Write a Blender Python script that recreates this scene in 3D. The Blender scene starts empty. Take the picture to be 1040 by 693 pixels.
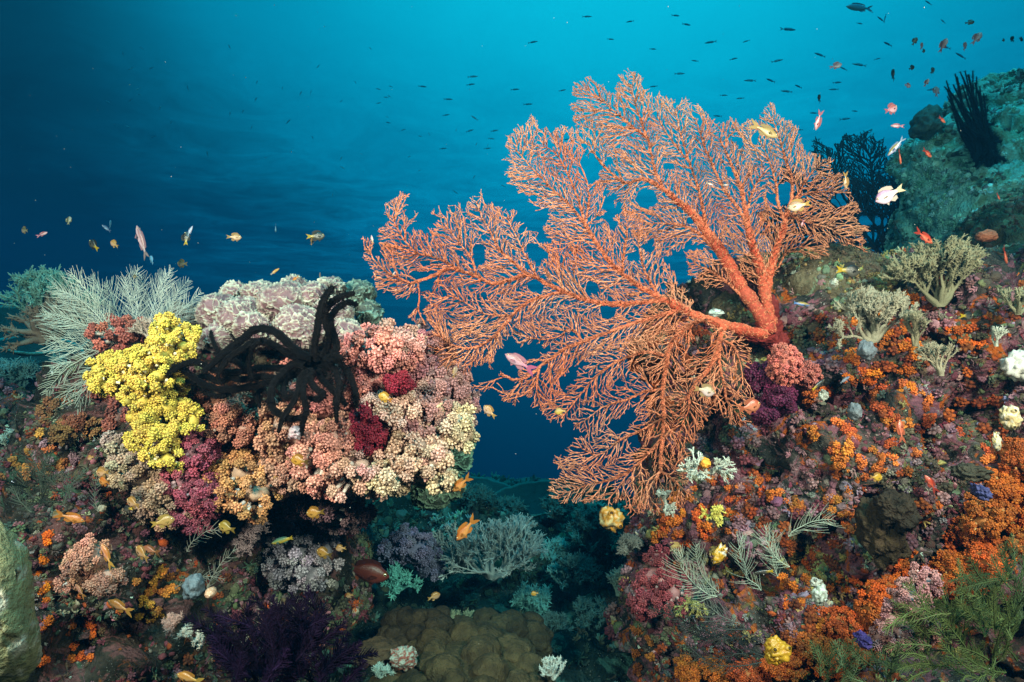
import bpy, math, random
import numpy as np
from mathutils import Vector, Matrix
from mathutils.bvhtree import BVHTree

R = math.radians
RS = np.random.RandomState(7)
random.seed(7)
sc = bpy.context.scene
C = sc.collection

# ------------------------------------------------------------ camera, water light, strobes, exposure
CAM_Z = 0.0
FOCAL = 22.0
K = 36.0 / FOCAL / 1040.0            # metres per photo pixel at one metre
cam_d = bpy.data.cameras.new("camera")
cam_d.lens = FOCAL
cam_d.sensor_width = 36.0
cam_d.clip_start = 0.02
cam_d.clip_end = 400
cam = bpy.data.objects.new("camera", cam_d)
C.objects.link(cam)
cam.location = (0, 0, CAM_Z)
cam.rotation_euler = (R(90), 0, 0)
sc.camera = cam

sc.view_settings.view_transform = 'Standard'
sc.view_settings.look = 'None'
sc.view_settings.gamma = 1
sc.view_settings.use_curve_mapping = False
sc.view_settings.exposure = 0.0
sc.cycles.use_denoising = True
sc.cycles.max_bounces = 5
sc.cycles.diffuse_bounces = 2
sc.cycles.glossy_bounces = 2
sc.cycles.transmission_bounces = 2
sc.cycles.volume_bounces = 0
sc.cycles.transparent_max_bounces = 6
sc.cycles.sample_clamp_indirect = 4

world = bpy.data.worlds.new("World")
sc.world = world
world.use_nodes = True


class NT:
    """small helper for writing node trees"""
    def __init__(s, tree):
        s.t = tree
        s.n = tree.nodes
        s.l = tree.links

    def new(s, typ, inputs=None, **kw):
        nd = s.n.new(typ)
        for k, v in kw.items():
            setattr(nd, k, v)
        for k, v in (inputs or {}).items():
            sock = nd.inputs[k]
            if hasattr(v, "is_linked") or isinstance(v, bpy.types.NodeSocket):
                s.l.new(v, sock)
            else:
                sock.default_value = v
        return nd

    def math(s, op, a, b=0.0, c=0.0, clamp=False):
        return s.new("ShaderNodeMath", {0: a, 1: b, 2: c}, operation=op, use_clamp=clamp).outputs[0]

    def mix(s, f, a, b, blend='MIX'):
        m = s.new("ShaderNodeMix", data_type='RGBA', blend_type=blend)
        for idx, v in ((0, f), (6, a), (7, b)):
            if isinstance(v, bpy.types.NodeSocket):
                s.l.new(v, m.inputs[idx])
            else:
                m.inputs[idx].default_value = v if idx == 0 else (*v[:3], 1)
        return m.outputs[2]

    def ramp(s, fac, stops, interp='LINEAR'):
        r = s.new("ShaderNodeValToRGB", {0: fac})
        r.color_ramp.interpolation = interp
        e = r.color_ramp.elements
        while len(e) < len(stops):
            e.new(0.5)
        for el, (p, c) in zip(e, stops):
            el.position = p
            el.color = (*c, 1) if not isinstance(c, (int, float)) else (c, c, c, 1)
        return r.outputs[0]

    def noise(s, vec, scale, detail=3, rough=0.55, dist=0.0):
        return s.new("ShaderNodeTexNoise", {'Vector': vec, 'Scale': scale, 'Detail': detail,
                                            'Roughness': rough, 'Distortion': dist}).outputs[0]


def build_world():
    # the open water: light falling from the surface (brightest ahead and above), deep blue below,
    # and the underside of the surface seen as faint ripples towards the horizon
    w = NT(world.node_tree)
    w.n.clear()
    out = w.new("ShaderNodeOutputWorld")
    bg = w.new("ShaderNodeBackground")
    w.l.new(bg.outputs[0], out.inputs[0])
    tc = w.new("ShaderNodeTexCoord").outputs['Generated']
    nrm = w.new("ShaderNodeVectorMath", {0: tc}, operation='NORMALIZE').outputs[0]
    sep = w.new("ShaderNodeSeparateXYZ", {0: nrm})
    x, y, z = sep.outputs
    g = Vector((0.20, 1, 0.98)).normalized()
    dot = w.new("ShaderNodeVectorMath", {0: nrm, 1: g[:]}, operation='DOT_PRODUCT').outputs['Value']
    zc = w.math('MAXIMUM', z, 0.02)
    u = w.math('DIVIDE', x, zc)
    v = w.math('DIVIDE', y, zc)
    pl = w.new("ShaderNodeCombineXYZ", {0: u, 1: w.math('MULTIPLY', v, 1.0), 2: 0.0}).outputs[0]
    rip = w.noise(pl, 2.2, 8, 0.72, 1.2)
    rip2 = w.noise(pl, 0.35, 3, 0.55, 0.5)
    band = w.new("ShaderNodeMapRange", {0: z, 1: 0.01, 2: 0.10, 3: 0.0, 4: 1.0}).outputs[0]
    band2 = w.new("ShaderNodeMapRange", {0: z, 1: 0.2, 2: 0.42, 3: 1.0, 4: 0.12}).outputs[0]
    amp = w.math('MULTIPLY', band, band2)
    rr = w.math('ADD', w.math('MULTIPLY', w.math('SUBTRACT', rip, 0.5), 0.26),
                w.math('MULTIPLY', w.math('SUBTRACT', rip2, 0.5), 0.30))
    f = w.math('ADD', dot, w.math('MULTIPLY', rr, amp))
    # the water is darker over the drop-off to the left
    az = w.math('DIVIDE', x, w.math('MAXIMUM', y, 0.05))
    side = w.new("ShaderNodeMapRange", {0: az, 1: -0.85, 2: -0.45, 3: 1.0, 4: 0.0}).outputs[0]
    side.node.interpolation_type = 'SMOOTHSTEP'
    soft = w.noise(nrm, 2.2, 2, 0.5)
    f = w.math('SUBTRACT', f, w.math('MULTIPLY', side, w.math('MULTIPLY', soft, 0.15)))
    zen = w.new("ShaderNodeMapRange", {0: z, 1: 0.50, 2: 0.85, 3: 0.0, 4: 0.32}).outputs[0]
    f = w.math('ADD', f, zen)
    col = w.ramp(f, WORLD_STOPS, 'B_SPLINE')
    w.l.new(col, bg.inputs[0])
    bg.inputs[1].default_value = 1.0


WORLD_STOPS = [(0.0, (0.0005, 0.010, 0.017)), (0.55, (0.0005, 0.034, 0.064)), (0.66, (0.0006, 0.070, 0.122)),
               (0.73, (0.0008, 0.125, 0.205)), (0.80, (0.0009, 0.235, 0.370)), (0.90, (0.001, 0.39, 0.58)),
               (1.0, (0.015, 0.72, 0.92))]
build_world()

sun_d = bpy.data.lights.new("sun", 'SUN')
sun_d.energy = 2.6
sun_d.angle = R(14)
sun_d.color = (0.16, 0.85, 1.0)
sun = bpy.data.objects.new("sun", sun_d)
C.objects.link(sun)
sun.location = (1, 2, 5)
sun.rotation_euler = Vector((0.1, -0.6, 1.0)).to_track_quat('Z', 'Y').to_euler()


def strobe(name, loc, aim, power, size=0.14):
    # the photographer's two flashes on their arms; everything near the lens is lit by them
    d = bpy.data.lights.new(name, 'SPOT')
    d.energy = power
    d.color = (1.0, 0.47, 0.36)
    d.spot_size = R(104)
    d.spot_blend = 1.0
    d.shadow_soft_size = size
    o = bpy.data.objects.new(name, d)
    C.objects.link(o)
    o.location = loc
    o.rotation_euler = (Vector(loc) - Vector(aim)).to_track_quat('Z', 'Y').to_euler()


strobe("camera_strobe", (-0.95, 0.0, 0.55), (-0.45, 1.6, 0.10), 590)
strobe("camera_strobe", (0.95, 0.0, 0.60), (0.45, 1.7, 0.12), 760)


# ------------------------------------------------------------ helpers
def P(px, py, d):
    """a place measured on the photograph, d metres ahead of the lens"""
    return Vector(((px - 520) * K * d, d, CAM_Z - (py - 346.5) * K * d))


def PA(px, py, d):
    px = np.asarray(px, float); py = np.asarray(py, float); d = np.asarray(d, float) + px * 0
    return np.stack([(px - 520) * K * d, d, CAM_Z - (py - 346.5) * K * d], -1)


def hash3(ix, iy, iz, seed):
    h = (ix * 374761393 + iy * 668265263 + iz * 2147483647 + seed * 1274126177) & 0xFFFFFFFF
    h = ((h ^ (h >> 13)) * 1274126177) & 0xFFFFFFFF
    h = (h ^ (h >> 16)) & 0xFFFFFF
    return h / float(0xFFFFFF)


def vnoise(p, seed=0):
    p = np.asarray(p, float)
    i = np.floor(p).astype(np.int64)
    f = p - i
    f = f * f * f * (f * (f * 6 - 15) + 10)
    r = 0
    for dx in (0, 1):
        wx = f[:, 0] if dx else 1 - f[:, 0]
        for dy in (0, 1):
            wy = f[:, 1] if dy else 1 - f[:, 1]
            for dz in (0, 1):
                wz = f[:, 2] if dz else 1 - f[:, 2]
                r = r + hash3(i[:, 0] + dx, i[:, 1] + dy, i[:, 2] + dz, seed) * wx * wy * wz
    return r * 2 - 1


def fbm(p, freq=1.0, octv=4, gain=0.5, seed=0, ridged=False):
    a, t, s = 1.0, 0.0, 0.0
    for o in range(octv):
        n = vnoise(np.asarray(p) * freq + 17.3 * o, seed + o)
        if ridged:
            n = 1 - 2 * np.abs(n)
        t = t + n * a
        s += a
        a *= gain
        freq *= 2.03
    return t / s


def unit(v):
    return v / np.maximum(np.linalg.norm(v, axis=-1, keepdims=True), 1e-9)


class Geo:
    """collects vertices, faces and colours; build() links them as one mesh object"""
    def __init__(s):
        s.v, s.t, s.q, s.c, s.n = [], [], [], [], 0

    def add(s, v, f, col=(1, 1, 1)):
        v = np.asarray(v, float).reshape(-1, 3)
        f = np.asarray(f, np.int64)
        col = np.asarray(col, float)
        if col.ndim == 1:
            col = np.tile(col[:3], (len(v), 1))
        s.v.append(v)
        s.c.append(col)
        if len(f):
            (s.t if f.shape[1] == 3 else s.q).append(f + s.n)
        s.n += len(v)

    def inst(s, tv, tf, M, loc, col):
        """copies of a template: M (n,3,3), loc (n,3), col (n,3) or (n,m,3)"""
        n, m = len(loc), len(tv)
        v = np.einsum('nij,mj->nmi', M, tv) + loc[:, None, :]
        f = (np.asarray(tf)[None] + (np.arange(n) * m)[:, None, None]).reshape(-1, tf.shape[1])
        col = np.asarray(col, float)
        if col.ndim == 2:
            col = np.repeat(col[:, None, :], m, 1)
        s.add(v.reshape(-1, 3), f, col.reshape(-1, 3))

    def tube(s, pts, rad, sides=6, col=(1, 1, 1), cap=True):
        pts = np.asarray(pts, float); n = len(pts)
        rad = np.broadcast_to(np.asarray(rad, float), (n,))
        d = unit(np.gradient(pts, axis=0))
        up = np.array([0.31, 0.9, 0.17]) if abs(d[0, 1]) < 0.8 else np.array([1.0, 0.1, 0.2])
        u = np.zeros_like(d); pu = up
        for i in range(n):
            w = pu - d[i] * np.dot(pu, d[i]); w /= max(np.linalg.norm(w), 1e-9); u[i] = w; pu = w
        w = np.cross(d, u)
        a = np.linspace(0, 2 * np.pi, sides, endpoint=False)
        ring = (u[:, None] * np.cos(a)[None, :, None] + w[:, None] * np.sin(a)[None, :, None]) * rad[:, None, None]
        v = (pts[:, None] + ring).reshape(-1, 3)
        i = np.arange(n - 1)[:, None] * sides
        j = np.arange(sides)[None]
        k = (j + 1) % sides
        f = np.stack([i + j, i + k, i + sides + k, i + sides + j], -1).reshape(-1, 4)
        col = np.asarray(col, float)
        if col.ndim == 2:
            col = np.repeat(col, sides, 0)
        s.add(v, f, col)
        if cap:
            c = col[-1] if col.ndim == 2 else col
            e = pts[-1] + d[-1] * rad[-1] * 0.8
            b = s.n
            s.v.append(e[None]); s.c.append(np.asarray(c, float)[None, :3]); s.n += 1
            base = b - sides
            s.t.append(np.array([[base + q, base + (q + 1) % sides, b] for q in range(sides)]))
        return s

    def tree(s, pos, par, rad, sides=3, col=(1, 1, 1)):
        """a branching skeleton: every node a ring joined to its parent's ring"""
        pos = np.asarray(pos, float); par = np.asarray(par); n = len(pos)
        d = pos - pos[np.maximum(par, 0)]
        root = par < 0
        d[root] = (0, 0, 1)
        d = unit(d)
        A = np.array([0.05, 1.0, 0.03])
        u = np.cross(d, A)
        bad = np.linalg.norm(u, axis=1) < 0.1
        u[bad] = np.cross(d[bad], np.array([1.0, 0, 0.1]))
        u = unit(u)
        w = np.cross(d, u)
        a = np.linspace(0, 2 * np.pi, sides, endpoint=False) + 0.5
        ring = (u[:, None] * np.cos(a)[None, :, None] + w[:, None] * np.sin(a)[None, :, None]) * np.asarray(rad)[:, None, None]
        v = (pos[:, None] + ring).reshape(-1, 3)
        ch = np.where(~root)[0]
        pr = par[ch]
        j = np.arange(sides)[None]
        k = (j + 1) % sides
        f = np.stack([pr[:, None] * sides + j, pr[:, None] * sides + k, ch[:, None] * sides + k, ch[:, None] * sides + j], -1).reshape(-1, 4)
        col = np.asarray(col, float)
        if col.ndim == 2:
            col = np.repeat(col, sides, 0)
        s.add(v, f, col)

    def mesh(s, name, smooth=True):
        v = np.concatenate(s.v); c = np.concatenate(s.c)
        t = np.concatenate(s.t) if s.t else np.zeros((0, 3), np.int64)
        q = np.concatenate(s.q) if s.q else np.zeros((0, 4), np.int64)
        me = bpy.data.meshes.new(name)
        me.vertices.add(len(v)); me.vertices.foreach_set("co", v.astype(np.float32).ravel())
        nl = t.size + q.size
        me.loops.add(nl)
        me.loops.foreach_set("vertex_index", np.concatenate([t.ravel(), q.ravel()]).astype(np.int32))
        nf = len(t) + len(q)
        me.polygons.add(nf)
        st = np.concatenate([np.arange(len(t)) * 3, t.size + np.arange(len(q)) * 4]).astype(np.int32)
        me.polygons.foreach_set("loop_start", st)
        me.polygons.foreach_set("loop_total", np.concatenate([np.full(len(t), 3), np.full(len(q), 4)]).astype(np.int32))
        me.polygons.foreach_set("use_smooth", np.full(nf, smooth))
        me.update(calc_edges=True)
        ca = me.color_attributes.new("Col", 'FLOAT_COLOR', 'POINT')
        ca.data.foreach_set("color", np.concatenate([np.clip(c, 0, 1), np.ones((len(c), 1))], 1).astype(np.float32).ravel())
        return me

    def build(s, name, m, parent=None, smooth=True):
        me = s.mesh(name, smooth)
        me.materials.append(m)
        o = bpy.data.objects.new(name, me)
        C.objects.link(o)
        if parent is not None:
            o.parent = parent
            o.matrix_parent_inverse = Matrix.Translation(-parent.location)
        return o


def tag(o, label=None, cat=None, group=None, kind=None):
    if label: o["label"] = label
    if cat: o["category"] = cat
    if group: o["group"] = group
    if kind: o["kind"] = kind
    return o


def empty(name, loc, label, cat, group=None):
    o = bpy.data.objects.new(name, None)
    C.objects.link(o)
    o.location = loc
    o.empty_display_size = 0.05
    return tag(o, label, cat, group)


def icos(sub):
    import bmesh
    bm = bmesh.new()
    bmesh.ops.create_icosphere(bm, subdivisions=sub, radius=1.0)
    v = np.array([x.co[:] for x in bm.verts]); f = np.array([[q.index for q in x.verts] for x in bm.faces])
    bm.free()
    return v, f


ICO = {i: icos(i) for i in (1, 2, 3, 4, 5, 6)}


def rand_rot(n, rs=RS):
    q = rs.normal(size=(n, 4)); q /= np.linalg.norm(q, axis=1, keepdims=True)
    w, x, y, z = q.T
    return np.stack([1 - 2 * (y * y + z * z), 2 * (x * y - z * w), 2 * (x * z + y * w),
                     2 * (x * y + z * w), 1 - 2 * (x * x + z * z), 2 * (y * z - x * w),
                     2 * (x * z - y * w), 2 * (y * z + x * w), 1 - 2 * (x * x + y * y)], -1).reshape(-1, 3, 3)


def align(nrm, rs=RS, spin=None):
    """matrices whose z column is nrm, with a random spin"""
    n = unit(np.asarray(nrm, float))
    a = rs.normal(size=n.shape) if spin is None else np.tile(spin, (len(n), 1))
    x = unit(np.cross(a, n)); y = np.cross(n, x)
    return np.stack([x, y, n], -1)


def smooth_path(pts, n):
    """Catmull-Rom through the points, n samples"""
    p = np.asarray(pts, float)
    if len(p) < 3:
        t = np.linspace(0, 1, n)[:, None]
        return p[0] * (1 - t) + p[-1] * t
    q = np.concatenate([[2 * p[0] - p[1]], p, [2 * p[-1] - p[-2]]])
    t = np.linspace(0, len(p) - 1 - 1e-6, n)
    i = t.astype(int); f = (t - i)[:, None]
    a, b, c, d = q[i], q[i + 1], q[i + 2], q[i + 3]
    return 0.5 * (2 * b + (c - a) * f + (2 * a - 5 * b + 4 * c - d) * f ** 2 + (3 * b - a - 3 * c + d) * f ** 3)


def material(name, rough=0.6, bump=0.0, bscale=60.0, spec=0.3, var=0.15, vscale=20.0, trans=0.0, tint=None, sss=0.0):
    """the mesh's own colour with procedural mottling and relief"""
    m = bpy.data.materials.new(name)
    m.use_nodes = True
    w = NT(m.node_tree)
    b = w.n["Principled BSDF"]
    at = w.new("ShaderNodeAttribute", attribute_name="Col").outputs['Color']
    geo = w.new("ShaderNodeNewGeometry").outputs['Position']
    n1 = w.noise(geo, vscale, 4, 0.6)
    k = w.new("ShaderNodeMapRange", {0: n1, 1: 0.25, 2: 0.75, 3: 1 - var * 2, 4: 1 + var}).outputs[0]
    mul = w.new("ShaderNodeVectorMath", {0: at, 3: k}, operation='SCALE').outputs[0]
    w.l.new(mul, b.inputs['Base Color'])
    b.inputs['Roughness'].default_value = rough
    b.inputs['Specular IOR Level'].default_value = spec
    if bump:
        n2 = w.noise(geo, bscale, 4, 0.6)
        bp = w.new("ShaderNodeBump", {'Height': n2, 'Strength': bump, 'Distance': 0.01}).outputs[0]
        w.l.new(bp, b.inputs['Normal'])
    if sss:
        b.inputs['Subsurface Weight'].default_value = sss
        b.inputs['Subsurface Radius'].default_value = (0.01, 0.005, 0.003)
        b.inputs['Subsurface Scale'].default_value = 0.6
    if trans:
        tr = w.new("ShaderNodeBsdfTranslucent", {'Color': mul})
        mx = w.new("ShaderNodeMixShader", {0: trans, 1: b.outputs[0], 2: tr.outputs[0]})
        w.l.new(mx.outputs[0], w.n["Material Output"].inputs[0])
    return m

# ------------------------------------------------------------ the reef itself
def rock_material(name, base, tints, scale=1.0, bump=0.9):
    """rock overgrown with crusts: base tones, then patches of coloured crust with their own outlines, then pale grains"""
    m = bpy.data.materials.new(name)
    m.use_nodes = True
    w = NT(m.node_tree)
    b = w.n["Principled BSDF"]
    pos = w.new("ShaderNodeNewGeometry").outputs['Position']
    off = w.new("ShaderNodeVectorMath", {0: pos, 1: (3.1, 7.7, 1.3)}, operation='ADD').outputs[0]
    n0 = w.noise(pos, 9 * scale, 6, 0.65, 0.4)
    col = w.ramp(n0, [(0.3, base[0]), (0.5, base[1]), (0.68, base[2])])
    for i, (c, sc_, lo) in enumerate(tints):
        o2 = w.new("ShaderNodeVectorMath", {0: pos, 1: (i * 5.3 + 1, i * 2.1, i * 3.7)}, operation='ADD').outputs[0]
        ni = w.noise(o2, sc_ * scale, 5, 0.68, 0.8)
        f = w.ramp(ni, [(lo, 0.0), (lo + 0.05, 1.0)])
        vv = w.noise(o2, 90 * scale, 3, 0.6)
        cc = w.mix(vv, tuple(x * 0.35 for x in c), tuple(min(1, x * 1.5) for x in c))
        col = w.mix(f, col, cc)
    sp = w.new("ShaderNodeTexVoronoi", {'Vector': off, 'Scale': 160 * scale, 'Randomness': 1.0}).outputs['Distance']
    spn = w.noise(off, 14 * scale, 3, 0.6)
    sf = w.math('MULTIPLY', w.ramp(sp, [(0.10, 1.0), (0.22, 0.0)]), w.ramp(spn, [(0.48, 0.0), (0.62, 0.8)]))
    col = w.mix(sf, col, (0.42, 0.36, 0.31))
    w.l.new(col, b.inputs['Base Color'])
    b.inputs['Roughness'].default_value = 0.9
    b.inputs['Specular IOR Level'].default_value = 0.04
    h1 = w.noise(pos, 45 * scale, 6, 0.7, 0.5)
    h2 = w.new("ShaderNodeTexVoronoi", {'Vector': pos, 'Scale': 110 * scale}).outputs['Distance']
    h = w.math('ADD', h1, w.math('MULTIPLY', h2, 0.35))
    bp = w.new("ShaderNodeBump", {'Height': h, 'Strength': bump, 'Distance': 0.02}).outputs[0]
    w.l.new(bp, b.inputs['Normal'])
    return m


M_WALL = rock_material("overgrown_reef_rock", [(0.006, 0.009, 0.008), (0.03, 0.026, 0.022), (0.12, 0.085, 0.07)],
                       [((0.20, 0.065, 0.08), 9, 0.49), ((0.24, 0.13, 0.14), 15, 0.57), ((0.40, 0.08, 0.012), 10, 0.56), ((0.14, 0.11, 0.04), 13, 0.60)])
M_LEFT = rock_material("left_outcrop_reef_rock", [(0.006, 0.007, 0.006), (0.026, 0.022, 0.016), (0.09, 0.06, 0.045)],  # darker, browner tones than the wall rock
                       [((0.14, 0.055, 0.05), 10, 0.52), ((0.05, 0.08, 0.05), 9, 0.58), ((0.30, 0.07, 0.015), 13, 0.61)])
M_DEEP = rock_material("deep_reef_rock", [(0.005, 0.008, 0.007), (0.015, 0.024, 0.02), (0.045, 0.06, 0.05)],  # darkened so the gully's shadow sits in the rock colour
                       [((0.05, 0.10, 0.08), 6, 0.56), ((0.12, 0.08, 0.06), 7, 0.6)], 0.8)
M_BROWN = rock_material("brown_algal_rock", [(0.03, 0.02, 0.012), (0.09, 0.06, 0.035), (0.19, 0.14, 0.085)],
                        [((0.16, 0.19, 0.12), 12, 0.58), ((0.24, 0.12, 0.10), 14, 0.62)])
M_TEAL = rock_material("water_light_tinted_algae_rock", [(0.20, 0.32, 0.28), (0.42, 0.60, 0.52), (0.60, 0.80, 0.70)],  # ambient blue-green water light is put into these pale rock colours
                       [((0.30, 0.36, 0.25), 8, 0.52), ((0.05, 0.06, 0.05), 7, 0.60)], 0.8, 1.0)

ROCKS = []


def rock(name, blobs, mat_, label, cat, voxel=0.020, amp=0.07, seed=0, kind=None, freq=3.2):
    """blobs: (px, py, depth, half width px, half height px, half depth m); fused by a voxel remesh, then roughened"""
    g = Geo()
    iv, if_ = ICO[4]
    for (px, py, d, rx, ry, rd) in blobs:
        c = np.array(P(px, py, d)[:])
        g.add(iv * np.array([rx * K * d, rd, ry * K * d]) + c, if_)
    me = g.mesh(name)
    tmp = bpy.data.objects.new(name, me)
    C.objects.link(tmp)
    md = tmp.modifiers.new("fuse", 'REMESH')
    md.mode = 'VOXEL'
    md.voxel_size = voxel
    dg = bpy.context.evaluated_depsgraph_get()
    ev = tmp.evaluated_get(dg)
    m2 = bpy.data.meshes.new_from_object(ev, depsgraph=dg)
    bpy.data.objects.remove(tmp)
    n = len(m2.vertices)
    co = np.empty(n * 3, np.float32); m2.vertices.foreach_get("co", co); co = co.reshape(-1, 3).astype(float)
    no = np.empty(n * 3, np.float32); m2.vertices.foreach_get("normal", no); no = no.reshape(-1, 3).astype(float)
    d1 = fbm(co, freq, 3, 0.5, seed) * 1.0
    d2 = fbm(co, freq * 3.3, 3, 0.55, seed + 5, True) * 0.55
    d3 = fbm(co, freq * 11, 3, 0.6, seed + 9) * 0.28
    holes = np.clip(fbm(co, freq * 2.4, 3, 0.5, seed + 21) - 0.14, 0, 1) * 6.0
    co2 = co + no * (amp * (d1 + d2 + d3 - holes))[:, None]
    m2.vertices.foreach_set("co", co2.astype(np.float32).ravel())
    m2.polygons.foreach_set("use_smooth", np.full(len(m2.polygons), True))
    m2.update()
    m2.materials.clear(); m2.materials.append(mat_)
    o = bpy.data.objects.new(name, m2)
    C.objects.link(o)
    tag(o, label, cat, kind=kind)
    q = [tuple(p.vertices) for p in m2.polygons]
    bvh = BVHTree.FromPolygons([Vector(x) for x in co2], q)
    ROCKS.append((o, bvh))
    return o


rock("reef_wall", [(860, 480, 2.12, 205, 190, .62), (800, 640, 1.98, 165, 130, .52), (1020, 420, 1.9, 150, 135, .55),
                   (790, 330, 2.05, 95, 70, .30), (715, 370, 2.05, 62, 75, .26), (880, 690, 1.75, 190, 80, .38),
                   (712, 545, 2.0, 58, 60, .32), (664, 604, 1.97, 24, 30, .16), (1010, 560, 1.75, 120, 110, .46), (940, 330, 1.95, 90, 60, .4),
                   (1150, 480, 1.9, 130, 260, .7), (724, 704, 1.82, 74, 84, .35)],
     M_WALL, "huge overgrown reef wall filling the right side under the orange sea fan", "reef", seed=3, amp=.095)
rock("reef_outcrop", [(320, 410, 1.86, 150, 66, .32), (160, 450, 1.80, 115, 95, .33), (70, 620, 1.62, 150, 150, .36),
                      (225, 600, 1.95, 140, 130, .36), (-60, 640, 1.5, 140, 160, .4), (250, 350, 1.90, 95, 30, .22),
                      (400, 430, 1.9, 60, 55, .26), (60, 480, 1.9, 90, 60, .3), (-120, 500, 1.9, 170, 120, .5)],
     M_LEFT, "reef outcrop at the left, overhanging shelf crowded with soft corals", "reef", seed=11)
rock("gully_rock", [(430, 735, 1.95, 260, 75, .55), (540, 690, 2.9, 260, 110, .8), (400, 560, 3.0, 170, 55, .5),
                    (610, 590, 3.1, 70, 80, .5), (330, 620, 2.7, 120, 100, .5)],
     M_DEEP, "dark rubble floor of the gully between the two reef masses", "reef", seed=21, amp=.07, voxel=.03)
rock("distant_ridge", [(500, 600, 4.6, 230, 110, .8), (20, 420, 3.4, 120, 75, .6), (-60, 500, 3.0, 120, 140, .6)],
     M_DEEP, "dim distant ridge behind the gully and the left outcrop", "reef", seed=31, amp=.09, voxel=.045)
rock("brown_knoll", [(835, 300, 1.95, 72, 42, .24), (780, 300, 2.05, 50, 38, .2), (760, 350, 2.0, 60, 60, .2)],
     M_BROWN, "brown knoll with green algae directly right of the sea fan trunk", "reef", seed=41, voxel=.016, amp=.03)
rock("algae_boulder", [(1066, 205, 3.3, 118, 98, .75), (988, 232, 3.25, 58, 82, .5), (1085, 128, 3.4, 84, 54, .5), (966, 172, 3.3, 38, 48, .35), (1015, 116, 3.4, 44, 38, .35)],
     M_TEAL, "big boulder furred with algae at the top right, coloured with blue-green water light", "boulder", seed=51, voxel=.027, amp=.06, freq=2.8)
rock("rust_ledge", [(1070, 250, 2.7, 88, 50, .4), (1045, 290, 2.5, 85, 40, .35), (1000, 285, 2.3, 50, 26, .2)],
     M_BROWN, "rust-brown ledge under the blue-green boulder at the right edge", "reef", seed=61, voxel=.022, amp=.04)


def seabed():
    nx, ny = 120, 110
    x = np.linspace(-16, 16, nx); y = np.concatenate([np.linspace(-3, 6, 60), np.linspace(6.2, 18, 50)])
    X, Y = np.meshgrid(x, y)
    Z = -1.35 - 0.06 * Y - 0.33 * np.clip(Y - 3.0, 0, 99) - 0.02 * np.abs(X)
    p = np.stack([X.ravel(), Y.ravel(), Z.ravel()], -1)
    p[:, 2] += 0.22 * fbm(p * [1, 1, 0], 0.9, 5, 0.55, 77)
    i = np.arange(ny - 1)[:, None] * nx + np.arange(nx - 1)[None]
    f = np.stack([i, i + 1, i + nx + 1, i + nx], -1).reshape(-1, 4)
    g = Geo(); g.add(p, f)
    tag(g.build("seabed", M_DEEP), "dark rubble seabed sloping away into deep water", "seabed", kind="structure")


seabed()


def hz():
    # the water itself: one closed box of even density; it swallows red fastest
    g = Geo()
    x0, x1, y0, y1, z0, z1 = -17, 17, -4, 19, -9.5, 3.2
    v = [(x, y, z) for x in (x0, x1) for y in (y0, y1) for z in (z0, z1)]
    f = [(0, 1, 3, 2), (4, 6, 7, 5), (0, 4, 5, 1), (2, 3, 7, 6), (0, 2, 6, 4), (1, 5, 7, 3)]
    g.add(v, f)
    m = bpy.data.materials.new("water_haze")
    m.use_nodes = True
    w = NT(m.node_tree)
    w.n.remove(w.n["Principled BSDF"])
    pv = w.new("ShaderNodeVolumePrincipled", {'Color': (0.001, 0.012, 0.026, 1), 'Density': HAZE_DENSITY,
                                              'Absorption Color': (0.0, 0.80, 0.90, 1), 'Anisotropy': 0.0})
    w.l.new(pv.outputs[0], w.n["Material Output"].inputs['Volume'])
    tag(g.build("haze", m, smooth=False), kind="stuff")


HAZE_DENSITY = 0.28
hz()


def hit(px, py, only=None, default=None):
    """the reef surface met at a photo position: (point, normal)"""
    d = P(px, py, 1.0) - Vector((0, 0, CAM_Z))
    best = None
    for o, b in ROCKS:
        if only and o.name not in only:
            continue
        loc, nor, idx, dist = b.ray_cast(Vector((0, 0, CAM_Z)), d.normalized(), 20)
        if loc is not None and (best is None or dist < best[2]):
            best = (loc, nor if nor.dot(d) < 0 else -nor, dist)
    if best is None:
        return (P(px, py, default or 2.0), Vector((0, -1, 0.2)))
    return best[0], best[1]

# ------------------------------------------------------------ the orange sea fan
def in_poly(x, y, poly):
    inside = np.zeros(len(x), bool)
    n = len(poly)
    for i in range(n):
        x1, y1 = poly[i]; x2, y2 = poly[(i + 1) % n]
        c = ((y1 > y) != (y2 > y)) & (x < (x2 - x1) * (y - y1) / (y2 - y1 + 1e-12) + x1)
        inside ^= c
    return inside


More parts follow.
